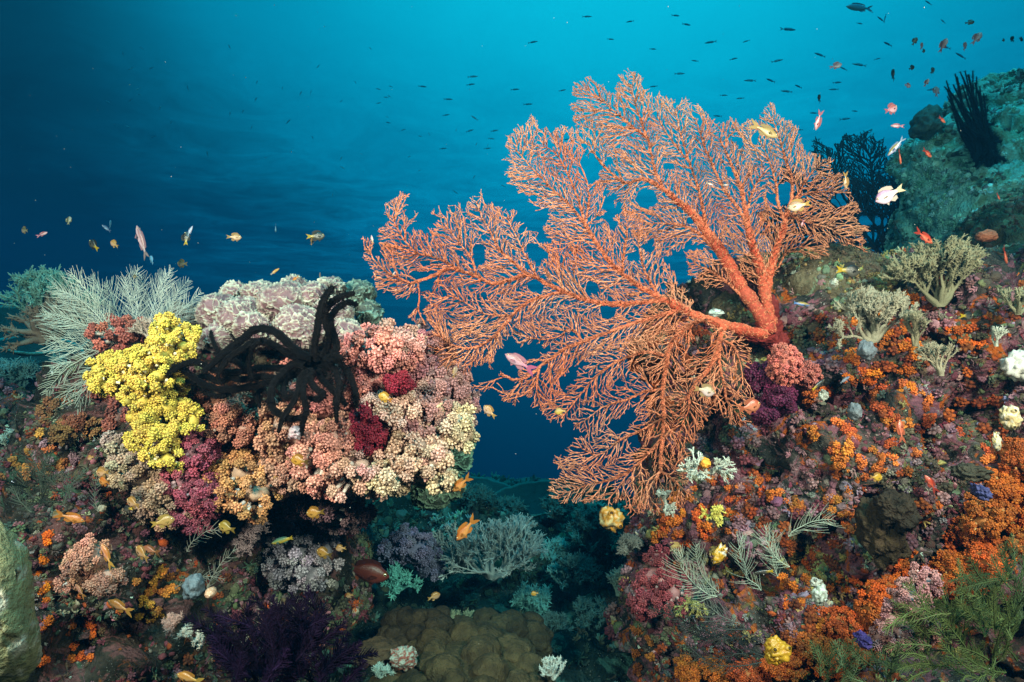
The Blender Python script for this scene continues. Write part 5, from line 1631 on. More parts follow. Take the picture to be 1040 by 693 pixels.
plate(538, 516, 3.3, 44, .26, (.012, .022, .02), "large dark table coral in the gully with a pale rim, nearest the gap", 1, 5, -8, rim=(.06, .16, .14))
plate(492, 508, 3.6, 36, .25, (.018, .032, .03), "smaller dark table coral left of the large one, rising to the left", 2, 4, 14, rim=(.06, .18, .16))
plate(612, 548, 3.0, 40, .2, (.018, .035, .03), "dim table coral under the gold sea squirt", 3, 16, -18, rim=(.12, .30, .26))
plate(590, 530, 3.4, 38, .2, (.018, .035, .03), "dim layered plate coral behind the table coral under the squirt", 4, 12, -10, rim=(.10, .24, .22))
plate(30, 345, 2.9, 52, .25, (.015, .03, .03), "dark plate coral with a thin pale rim at the left, upper of two", 5, 16, 22, rim=(.14, .34, .32))
plate(36, 368, 2.7, 42, .2, (.015, .03, .03), "dark plate coral with a thin pale rim at the left, lower of two", 6, 16, 18, rim=(.14, .34, .32))


def left_plate():
    # the pale green encrusting plate cut by the left frame edge: a thick slab facing the lens
    outline = [(-40, 520), (-10, 524), (8, 530), (22, 546), (33, 566), (38, 590), (40, 620), (44, 645), (42, 668), (32, 684), (14, 700), (-40, 712)]
    d = 0.92
    p = smooth_path([(a, b, 0) for a, b in outline], 70)[:, :2]
    c = np.array([-20, 615.0])
    nr = 26
    V, Cc = [], []
    for i, r in enumerate(np.linspace(0, 1, nr)):
        q = c + (p - c) * r
        dep = d - 0.05 * (1 - r ** 3) + (q[:, 0] * 0.0006)
        V.append(PA(q[:, 0], q[:, 1], dep))
    n = 70
    front = np.concatenate(V)
    nz = fbm(front, 22, 4, .55, 4)[:, None] * .012 + (fbm(front * [2.5, 1, 1], 45, 3, .6, 9, True)[:, None] * .009)
    front = front + np.array([0, -1, 0]) * nz
    q = c + (p - c) * .93
    back = PA(q[:, 0], q[:, 1], d + .07 + q[:, 0] * 0)
    v = np.concatenate([front, back])
    f = []
    for i in range(nr):
        b = i * n
        for j in range(n - 1):
            f.append((b + j, b + j + 1, b + n + j + 1, b + n + j))
    st = fbm(v * [1.6, 1, .5], 60, 3, .5, 14)
    cc = np.array([.24, .25, .12]) * (1 + .3 * fbm(v, 30, 3)[:, None])
    k = np.clip((st - .16) * 4, 0, 1)[:, None]
    cc = cc * (1 - k) + np.array([.50, .50, .38]) * k
    g = Geo(); g.add(v, np.array(f)[:, ::-1], cc)
    tag(g.build("plate_coral", M_PLATE), "thick pale green plate coral cut by the left frame edge, streaked whitish", "coral")


left_plate()


def distant_fan(x, y, d, R_px, label, seed, col=(.05, .05, .06), ang=90):
    stems = []
    rs = np.random.RandomState(seed)
    for k in range(7):
        a = R(ang + (k - 3) * 22 + rs.uniform(-6, 6)); q = R_px * rs.uniform(.7, .95)
        stems.append(([(x + rs.uniform(-4, 4), y), (x + math.cos(a) * q * .5 + rs.uniform(-5, 5), y - math.sin(a) * q * .5), (x + math.cos(a) * q + rs.uniform(-6, 6), y - math.sin(a) * q)], 1.8, .6, False))
    poly = [(x - 8, y + 4)]
    for k in range(30):
        a = R(ang + 92 - k * 184 / 29); q = R_px * rs.uniform(.80, 1.08)
        poly.append((x + math.cos(a) * q, y - math.sin(a) * q))
    g = Geo()
    for ly in range(4):
        st = grow(stems, [[(0, 0), (1, 0), (0, 1)]], seed=seed, step=2.5)
        pos, par, srad = sprout(st, [poly], seed=seed + ly, clear=1.9)
        rp, _ = pipe(par, .40, 3.2)
        rad = np.maximum(np.minimum(rp, 1.4), srad * .8)
        p3 = PA(pos[:, 0], pos[:, 1], d + ly * .06 + .1 * fbm(np.stack([pos[:, 0], pos[:, 1], pos[:, 0] * 0], -1), .02, 2))
        g.tree(p3, par, rad * K * d, 3, col)
    tag(g.build("sea_fan", M_FAN), label, "sea fan")


distant_fan(888, 252, 4.2, 120, "dark distant sea fan in the blue between the orange fan and boulder", 5, (.035, .04, .05), 96)
distant_fan(900, 262, 3.7, 88, "second dark sea fan, lower, directly against the boulder's left side", 7, (.05, .03, .04), 110)
distant_fan(60, 455, 2.3, 60, "dim blue-grey sea fan low at the far left behind the rusty tufts", 9, (.10, .12, .13), 120)
lumpy("barrel_sponge", 940, 126, 3.15, 11, 15, .10, (.08, .10, .09), "dark cup-shaped sponge on the boulder's upper left shoulder", "sponge", 30, .35, 2, 5, tilt=-8)

# ------------------------------------------------------------ the uncountable small growth on the rock
def growth_templates():
    rs = np.random.RandomState(77)
    T = {}
    out = []
    for _ in range(4):                       # lumpy crust nodule
        iv, if_ = ICO[3]
        n = fbm(iv + rs.uniform(0, 9, 3), 2.4, 3, .55, 5)
        v = iv * (1 + .45 * n)[:, None] * [1, 1, .5]; out.append((v, if_, 1 + .4 * n))
    T["nodule"] = out
    out = []
    for _ in range(5):                       # little tuft of fingers
        V, F, B, n = [], [], [], 0
        for k in range(11):
            g = unit(np.array([rs.normal() * .7, rs.normal() * .7, 1.0])) ; L = rs.uniform(.6, 1.2); w = rs.uniform(.09, .16)
            a = rs.normal(size=3); x = unit(np.cross(a, g)); y = np.cross(g, x)
            for (t, q) in ((0, 1), (.5, 1.2), (1, .7)):
                for th in (0, 1.57, 3.14, 4.71):
                    V.append(g * L * t + (x * math.cos(th) + y * math.sin(th)) * w * q); B.append(.6 + .6 * t)
            for s in (0, 4):
                for j in range(4):
                    F.append((n + s + j, n + s + (j + 1) % 4, n + s + 4 + (j + 1) % 4, n + s + 4 + j))
            F.append((n + 8, n + 9, n + 10, n + 11)); n += 12
        out.append((np.array(V), np.array(F), np.array(B)))
    T["tuft"] = out
    out = []
    for _ in range(4):                       # leafy / shelly flake
        m = 12; a = np.linspace(0, 2 * np.pi, m, endpoint=False); r = 1 + .35 * rs.normal(size=m) * .6
        rim = np.stack([np.cos(a) * r, np.sin(a) * r, .35 + .3 * rs.normal(size=m) * .7], -1)
        mid = rim * [.5, .5, .4]; c = np.array([[0, 0, -.1]])
        V = np.concatenate([rim, mid, c, rim * [1, 1, 1] - [0, 0, .12]])
        F = []
        for j in range(m):
            k = (j + 1) % m
            F += [(j, k, m + k, m + j), (m + j, m + k, 2 * m, 2 * m), (2 * m + 1 + j, j, k, 2 * m + 1 + k)][:1] + [(2 * m + 1 + k, 2 * m + 1 + j, j, k)]
            F += [(m + j, m + k, 2 * m, m + j)] if False else []
        tri = np.array([(m + j, m + (j + 1) % m, 2 * m) for j in range(m)])
        F = np.array(F)
        F = np.concatenate([np.stack([F[:, 0], F[:, 1], F[:, 2]], -1), np.stack([F[:, 0], F[:, 2], F[:, 3]], -1), tri])
        B = np.concatenate([np.full(m, 1.25), np.full(m, .8), [.6], np.full(m, .9)])
        out.append((V * .8, F, B))
    T["flake"] = out
    out = []
    for _ in range(4):                       # polyp bunch
        tv, tf, tb = CL["far"][_]
        out.append((tv * .9 + [0, 0, .4], tf, tb))
    T["bunch"] = out
    out = []
    for _ in range(4):                       # wiry filaments
        V, F, B, n = [], [], [], 0
        for k in range(9):
            g = unit(np.array([rs.normal() * .9, rs.normal() * .9, 1.0])); L = rs.uniform(1.0, 2.2); bend = rs.normal(size=3) * .5
            a = rs.normal(size=3); x = unit(np.cross(a, g)); y = np.cross(g, x)
            for t in (0, .35, .7, 1):
                for th in (0, 2.1, 4.2):
                    V.append(g * L * t + bend * t * t + (x * math.cos(th) + y * math.sin(th)) * .05 * (1.2 - t)); B.append(.8 + .3 * t)
            for s in (0, 3, 6):
                for j in range(3):
                    F.append((n + s + j, n + s + (j + 1) % 3, n + s + 3 + (j + 1) % 3, n + s + 3 + j))
            n += 12
        out.append((np.array(V), np.array(F), np.array(B)))
    T["wire"] = out
    out = []
    for _ in range(6):                       # ragged low-relief chips of crust
        iv, if_ = ICO[1]
        v = iv * rs.uniform(.45, 1.35, (len(iv), 1)) * [1, 1, .6]; out.append((v, if_, rs.uniform(.6, 1.3, len(iv))))
    T["chip"] = out
    return T


GT = growth_templates()
M_GROWTH = material("encrusting_growth", rough=0.7, bump=0.6, bscale=420, var=0.2, vscale=70)


def scatter(rock_name, n, pal, kinds, size, name, label_stuff, seed, near=None, flt=None, patch=5.0):
    """pal: [(colour, weight)], picked per patch so that like grows beside like"""
    rs = np.random.RandomState(seed)
    o = bpy.data.objects[rock_name]; me = o.data
    nf = len(me.polygons)
    ce = np.empty(nf * 3, np.float32); me.polygons.foreach_get("center", ce); ce = ce.reshape(-1, 3).astype(float)
    no = np.empty(nf * 3, np.float32); me.polygons.foreach_get("normal", no); no = no.reshape(-1, 3).astype(float)
    ar = np.empty(nf, np.float32); me.polygons.foreach_get("area", ar)
    px = ce[:, 0] / (K * ce[:, 1]) + 520; py = 346.5 - ce[:, 2] / (K * ce[:, 1])
    w = ar.astype(float) * (ce[:, 1] > .4)
    facing = -(no * unit(ce)).sum(1)
    w *= np.clip(facing + .45, 0.03, 1)
    w *= (px > -140) & (px < 1180) & (py > -50) & (py < 800)
    if flt is not None:
        w = w * flt(px, py, ce)
    dens = np.clip(.55 + 1.5 * fbm(ce, 6, 3, .5, int(px.size) % 97), .02, 2) ** 1.6
    w *= dens
    w /= w.sum()
    pick = rs.choice(nf, n, p=w)
    pos = ce[pick] + rs.normal(0, .006, (n, 3)) * (1 - np.abs(no[pick])); nn = no[pick]
    f = (fbm(pos, patch, 2, .5, seed + 2) * 1.6 + fbm(pos, patch * 4, 2, .5, seed + 5) * .9) * .5 + .5 + rs.normal(0, .07, n)
    cw = np.cumsum([p[1] for p in pal]); cw = cw / cw[-1]
    ci = np.clip(np.searchsorted(cw, np.clip((f - .5) * 1.3 + .5, 0, .999)), 0, len(pal) - 1)
    base = np.array([p[0] for p in pal])[ci] * rs.uniform(.55, 1.25, (n, 1)) * (1 + rs.normal(0, .08, (n, 3)))
    kk = [p[2] if len(p) > 2 else None for p in pal]
    ksel = np.array([rs.choice(kinds[k] if isinstance(kinds, dict) else (kk[k] or kinds)) for k in ci])
    sz = rs.uniform(*size, n) * K * pos[:, 1]
    nn = unit(nn + rs.normal(0, .25, nn.shape))
    g = Geo()
    for kd in set(ksel):
        for j, (tv, tf, tb) in enumerate(GT[kd]):
            m = (ksel == kd) & (np.arange(n) % len(GT[kd]) == j)
            if not m.any():
                continue
            s2 = sz[m] * {"nodule": .75, "tuft": .9, "flake": .8, "bunch": .62, "wire": .8, "chip": .8}[kd]
            M = align(nn[m], rs) * s2[:, None, None]
            c = np.clip(base[m][:, None, :] * tb[None, :, None], .002, .95)
            g.inst(tv, tf, M, pos[m], c)
    tag(g.build(name, M_GROWTH), label_stuff, None, kind="stuff")


mauve = (.26, .10, .12); pinkc = (.36, .16, .17); lilac = (.22, .15, .20); creamc = (.42, .33, .22); wine = (.17, .03, .04); brown = (.10, .07, .04)
olive = (.13, .14, .07); grey = (.20, .16, .13); green = (.06, .10, .06); rust = (.40, .07, .01); ochre = (.34, .22, .07); white_ = (.62, .60, .54)
def band_shade(px, py, ce):          # under the rim the wall is bare and dark
    return np.where((px > 900) & (py > 590 - (px - 900) * .5), .15, 1.0)


scatter("reef_wall", 9000, [(brown, 1.2), (olive, .8), (mauve, 1.6), (pinkc, 1.1), (wine, 1.0), (grey, .9), (lilac, .6), (creamc, .6), (rust, .8), (ochre, .4)],
        ["nodule", "tuft", "flake", "bunch", "tuft"], (3.0, 8.5), "encrusting_growth", "mixed pink, brown and cream crusts and tufts covering the right wall", 11, flt=band_shade)
scatter("reef_wall", 1500, [((.30, .045, .006), 1.2), (wine, 1.0), (mauve, 1.2), (pinkc, .8), ((.50, .09, .01), 1.2), (brown, .6)],
        ["bunch"], (6, 12), "encrusting_growth", "crowded little soft coral heads on the right wall", 24, flt=band_shade, patch=4)
scatter("reef_wall", 5000, [((.10, .05, .035), 1), (wine, 1), (olive, .8), (brown, 1), (mauve, .8), (rust, .6), (grey, .4)],
        ["chip", "tuft", "bunch", "nodule"], (2.5, 6.5), "encrusting_growth", "dim crusts and tufts on the wall's lower inner corner", 26,
        flt=lambda px, py, ce: np.exp(-((px - 705) / 60) ** 2 - ((py - 640) / 60) ** 2) + .02, patch=7)
scatter("reef_outcrop", 3500, [((.12, .06, .03), 1), (wine, 1), (olive, .8), (brown, 1), (mauve, .8), (rust, .9), (grey, .4)],
        ["chip", "tuft", "bunch", "nodule"], (3, 7), "encrusting_growth", "dim crusts and tufts on the left slope's foot", 27,
        flt=lambda px, py, ce: np.clip((py - 540) / 80, 0, 1) + .02, patch=7)
scatter("reef_outcrop", 700, [((.22, .05, .01), 1), (wine, .8), (mauve, 1.0), (brown, 1), (olive, .5)],
        ["bunch"], (5, 10), "encrusting_growth", "crowded little soft coral heads on the left outcrop", 25, patch=4)
scatter("reef_wall", 6000, [(white_, .8), (creamc, 1), (mauve, 1), (pinkc, 1), (rust, .7), ((.62, .16, .02), .5), (grey, 1)],
        ["tuft", "bunch", "flake", "wire"], (1.2, 3.6), "encrusting_growth", "fine pale specks and tufts over the right wall", 12, flt=band_shade)
scatter("reef_wall", 26000, [((.05, .035, .03), 1), (mauve, 1.3), (brown, .8), (pinkc, .8), (wine, .8), (rust, .5), (grey, .5), (lilac, .4), (olive, .4)],
        ["chip", "chip", "chip", "wire"], (1.6, 4.6), "encrusting_growth", "ragged crust filling the right wall's surface", 21, flt=band_shade, patch=7)
scatter("reef_outcrop", 30000, [((.05, .04, .03), 1.2), (brown, 1), (olive, .7), (mauve, .9), (green, .8), (wine, .6), (rust, .5), (grey, .4)],
        ["chip", "chip", "chip", "wire"], (1.6, 4.6), "encrusting_growth", "ragged crust filling the left outcrop's surface", 22, patch=7)
scatter("brown_knoll", 5000, [(brown, 1.2), (ochre, .8), ((.16, .22, .13), 1.2), (grey, .5), ((.05, .035, .02), 1)],
        ["chip", "chip", "wire"], (1.4, 3.6), "encrusting_growth", "ragged turf over the brown knoll", 23)
scatter("reef_outcrop", 6500, [(brown, 1.4), (green, 1.0), (olive, 1), (mauve, .8), (wine, .7), (grey, .6), (rust, .7), (creamc, .3)],
        ["nodule", "tuft", "flake", "bunch", "wire"], (3.0, 8.0), "encrusting_growth", "mixed dark crusts and tufts covering the left outcrop", 13)
scatter("reef_outcrop", 3500, [(white_, .4), (creamc, .8), (mauve, 1), (rust, .7), (grey, 1), (olive, 1)],
        ["tuft", "bunch", "wire"], (1.2, 3.4), "encrusting_growth", "fine pale specks over the left outcrop", 14)
scatter("gully_rock", 4500, [((.03, .05, .03), 1.4), ((.06, .12, .10), 1), ((.08, .07, .04), 1), ((.10, .17, .14), .6), ((.04, .03, .025), 1.2), ((.22, .28, .24), .2)],  # crust colours darkened too, to carry the gully's shade
        ["nodule", "tuft", "flake", "tuft"], (3, 9), "encrusting_growth", "dim green and brown crusts in the gully", 15)
scatter("brown_knoll", 2200, [(brown, 1.2), (ochre, .8), ((.16, .22, .13), 1.2), (grey, .7), ((.30, .34, .24), .7), (mauve, .3)],
        ["nodule", "tuft", "flake"], (2, 5.5), "encrusting_growth", "brown and green turf on the knoll beside the fan", 16)
scatter("rust_ledge", 2200, [((.14, .05, .025), 1.2), (brown, 1), (grey, .5), ((.28, .14, .09), .7), (creamc, .2)],
        ["nodule", "tuft", "flake"], (2, 6), "encrusting_growth", "rusty turf on the ledge under the boulder", 17)
scatter("algae_boulder", 7000, [((.30, .44, .38), 1), ((.50, .70, .62), 1.4), ((.62, .80, .72), .8), ((.12, .15, .11), .8), ((.22, .17, .14), .3)],  # pale blue-green tones carry the ambient water light as well
        ["nodule", "tuft", "bunch"], (1.6, 5.0), "encrusting_growth", "algae tufts furring the boulder, coloured with blue-green water light", 18)
scatter("distant_ridge", 2500, [((.03, .05, .03), 1), ((.05, .10, .08), 1), ((.07, .06, .035), 1), ((.08, .13, .11), .8)],  # shade put into the colour, like the gully crusts
        ["nodule", "tuft", "flake"], (4, 11), "encrusting_growth", "dim growth on the distant ridge", 19)

# ------------------------------------------------------------ fish
M_FISH = material("fish_scales", rough=0.35, bump=0.15, bscale=900, var=0.08, vscale=150, spec=0.5)
M_FIN = material("fish_fin", rough=0.5, var=0.05, trans=0.35)
M_EYE = material("fish_eye", rough=0.1, var=0.0, spec=0.8)

FISH_K = .44
SHAPES = {   # outline half-heights along the body (0 nose .. 1 tail root), tail size, fork
    "anthias": dict(top=[0, .55, .85, 1, .95, .75, .48, .30, .24], bot=[0, .5, .8, .95, .95, .75, .45, .28, .24], deep=.155, tail=.30, fork=.62, th=.48),
    "damsel": dict(top=[0, .6, .92, 1, .98, .82, .55, .33, .26], bot=[0, .55, .9, 1, .98, .8, .5, .32, .26], deep=.25, tail=.26, fork=.45, th=.36),
    "slim": dict(top=[0, .55, .8, .95, 1, .9, .65, .40, .26], bot=[0, .5, .8, .95, 1, .9, .62, .38, .26], deep=.105, tail=.20, fork=.7, th=.6),
    "sliver": dict(top=[0, .6, .85, 1, 1, .85, .6, .36, .22], bot=[0, .5, .8, 1, 1, .85, .6, .36, .22], deep=.068, tail=.17, fork=.7, th=.7),
    "wrasse": dict(top=[0, .6, .9, 1, 1, .95, .8, .62, .5], bot=[0, .6, .9, 1, 1, .95, .8, .62, .5], deep=.10, tail=.16, fork=.1, th=.6),
    "grouper": dict(top=[0, .5, .8, .95, 1, .9, .7, .45, .36], bot=[0, .6, .85, 1, .95, .8, .6, .42, .36], deep=.20, tail=.18, fork=-.15, th=.55),
}


def fish_geo(shape, back, belly, tailc, finc, split=.1, band=None):
    S = SHAPES[shape]
    n, m = 17, 12
    t = np.linspace(0, 1, n)
    xs = np.linspace(0, 1, 9)
    top = np.interp(t, xs, S["top"]) * S["deep"]; bot = np.interp(t, xs, S["bot"]) * S["deep"]
    top[1] *= 1.1; bot[1] *= 1.1
    th = (np.minimum(np.interp(t, [0, .12, .35, .7, 1], [.02, .7, 1, .55, .14]), 1)) * S["deep"] * S["th"]
    a = np.linspace(0, 2 * np.pi, m, endpoint=False)
    ca, sa = np.cos(a), np.sin(a)
    Z = np.where(sa[None] > 0, top[:, None] * sa[None], bot[:, None] * sa[None])
    Y = th[:, None] * ca[None]
    X = (-t * .80)[:, None] + 0 * Y
    v = np.stack([X, Y, Z], -1).reshape(-1, 3)
    i = np.arange(n - 1)[:, None] * m; j = np.arange(m)[None]; k = (j + 1) % m
    f = np.stack([i + j, i + m + j, i + m + k, i + k], -1).reshape(-1, 4)
    s = (Z / np.maximum(S["deep"], 1e-6))
    w = np.clip((s - split + .25) * 2, 0, 1)[..., None]
    c = np.array(belly) * (1 - w) + np.array(back) * w
    tt = np.clip((t - .72) * 5, 0, 1)[:, None, None]
    c = c * (1 - tt * .7) + np.array(tailc) * tt * .7
    if band is not None:
        b = np.exp(-((s - .1) / .18) ** 2)[..., None]
        c = c * (1 - b) + np.array(band) * b
    body = (v, f, c.reshape(-1, 3))

    def sheet(poly, th0, col):
        p = np.array(poly, float); q = len(p)
        v = np.concatenate([np.stack([p[:, 0], p[:, 0] * 0 + th0, p[:, 1]], -1), np.stack([p[:, 0], p[:, 0] * 0 - th0, p[:, 1]], -1)])
        F = [(0, a_, a_ + 1) for a_ in range(1, q - 1)] + [(q, q + a_ + 1, q + a_) for a_ in range(1, q - 1)]
        for a_ in range(q):
            b_ = (a_ + 1) % q
            F += [(a_, b_, q + b_), (a_, q + b_, q + a_)]
        return v, np.array(F), np.tile(np.array(col), (len(v), 1))
    h = S["deep"] * .25; T = S["tail"]; fk = S["fork"]
    tail = sheet([(-.79, 0), (-.78, h), (-.86, T * .36), (-.80 - T * .98, T * .56), (-.80 - T * .70, T * .22), (-.80 - T * (1 - fk), 0), (-.80 - T * .70, -T * .22), (-.80 - T * .98, -T * .56), (-.86, -T * .36), (-.78, -h)], .006, tailc)
    D = S["deep"]
    dors = sheet([(-.48, D * .7), (-.20, D * .80), (-.26, D * 1.22), (-.40, D * 1.36), (-.56, D * 1.28), (-.70, D * 1.0), (-.72, D * .5), (-.6, D * .55)], .004, finc)
    anal = sheet([(-.55, -D * .6), (-.45, -D * .85), (-.56, -D * 1.2), (-.70, -D * .95), (-.71, -D * .45)], .004, finc)
    pv = sheet([(-.26, -D * .8), (-.33, -D * 1.35), (-.40, -D * .85)], .004, finc)
    return body, tail, dors, anal, pv


def fish(x, y, d, L, ang, shape="anthias", back=(.7, .25, .05), belly=(.8, .5, .25), tailc=None, finc=None, yaw=0, label="", group=None, small=False, name=None, band=None, cat="fish"):
    """ang: heading in the picture, degrees, 0 = right, 90 = up. L px nose to tail tip"""
    tailc = tailc or back; finc = finc or back
    back, belly, tailc, finc = [tuple(q * FISH_K * e for q, e in zip(z, (1.05, .84, 1.0))) for z in (back, belly, tailc, finc)]
    body, tail, dors, anal, pv = fish_geo(shape, back, belly, tailc, finc, band=band)
    s = L * K * d / (1.0 * max(.35, math.cos(R(yaw))))
    u = np.array([math.cos(R(ang)) * math.cos(R(yaw)), math.sin(R(yaw)), math.sin(R(ang)) * math.cos(R(yaw))])
    up = np.array([0, 0, 1.0]) if abs(u[2]) < .93 else np.array([-.6 if u[2] > 0 else .6, 0, .2])
    side = unit(np.cross(up, u)); up2 = np.cross(u, side)
    M = np.stack([u, side, up2], 1) * s
    o0 = np.array(P(x, y, d)[:]) + M @ np.array([.5, 0, 0])

    def put(parts, nm, m, parent=None, smooth=True):
        g = Geo()
        for (v, f, c) in parts:
            g.add(v @ M.T + o0, f, c)
        return g.build(nm, m, parent, smooth)
    if small:
        return tag(put([body, tail, dors, anal], name or "small_fish", M_FISH), label, cat, group)
    root = empty(name or "reef_fish", P(x, y, d), label, cat, group)
    b = put([body], "body", M_FISH, root)
    put([tail], "tail_fin", M_FIN, root, False)
    put([dors], "dorsal_fin", M_FIN, root, False)
    put([anal], "anal_fin", M_FIN, root, False)
    put([pv], "pelvic_fin", M_FIN, root, False)
    D = SHAPES[shape]["deep"]
    pc = np.array([[-.24, 0, -.02], [-.37, .05, .01], [-.40, .06, -.03], [-.36, .05, -.07], [-.25, .003, -.05]])
    for sg in (1, -1):
        q = pc * [1, sg, 1]; q[:, 1] += sg * D * SHAPES[shape]["th"] * .9
        q2 = q + [0, .006, 0]
        v = np.concatenate([q, q2]); F = [(0, a, a + 1) for a in (1, 2, 3)] + [(5, 6 + a, 5 + a) for a in (1, 2, 3)]
        put([(v, np.array(F), np.tile(np.array(finc), (10, 1)))], "pectoral_fin", M_FIN, root, False)
        iv, if_ = ICO[2]
        ey = iv * D * np.array([.16, .07, .16]) + np.array([-.105, sg * D * SHAPES[shape]["th"] * .66, D * .22])
        r = np.hypot(iv[:, 0], iv[:, 2])[:, None]
        put([(ey, if_, np.where(r < .62, np.array([[.01, .01, .01]]), np.array([[.75, .6, .3]])))], "eye", M_EYE, b)
    return root


ORG = dict(back=(.62, .20, .02), belly=(.85, .45, .10), tailc=(.7, .32, .04), finc=(.75, .33, .04))
PINK = dict(back=(.50, .16, .12), belly=(.80, .55, .52), tailc=(.6, .22, .25), finc=(.55, .2, .2))
RED = dict(back=(.62, .07, .02), belly=(.80, .22, .10), tailc=(.5, .06, .03), finc=(.55, .08, .04))
GOLD = dict(back=(.50, .30, .06), belly=(.74, .56, .28), tailc=(.6, .42, .1), finc=(.55, .38, .1))
PALE = dict(back=(.50, .42, .30), belly=(.82, .80, .76), tailc=(.7, .62, .25), finc=(.7, .62, .3))
DARKY = dict(back=(.02, .028, .022), belly=(.10, .12, .08), tailc=(.75, .6, .02), finc=(.03, .04, .03))
OLIVE = dict(back=(.14, .15, .06), belly=(.40, .40, .24), tailc=(.3, .3, .12), finc=(.3, .28, .1))
SIL = dict(back=(.12, .45, .60), belly=(.18, .55, .65), tailc=(.12, .45, .6), finc=(.12, .45, .6))  # water haze mixed into the colour so these fish fade towards the blue

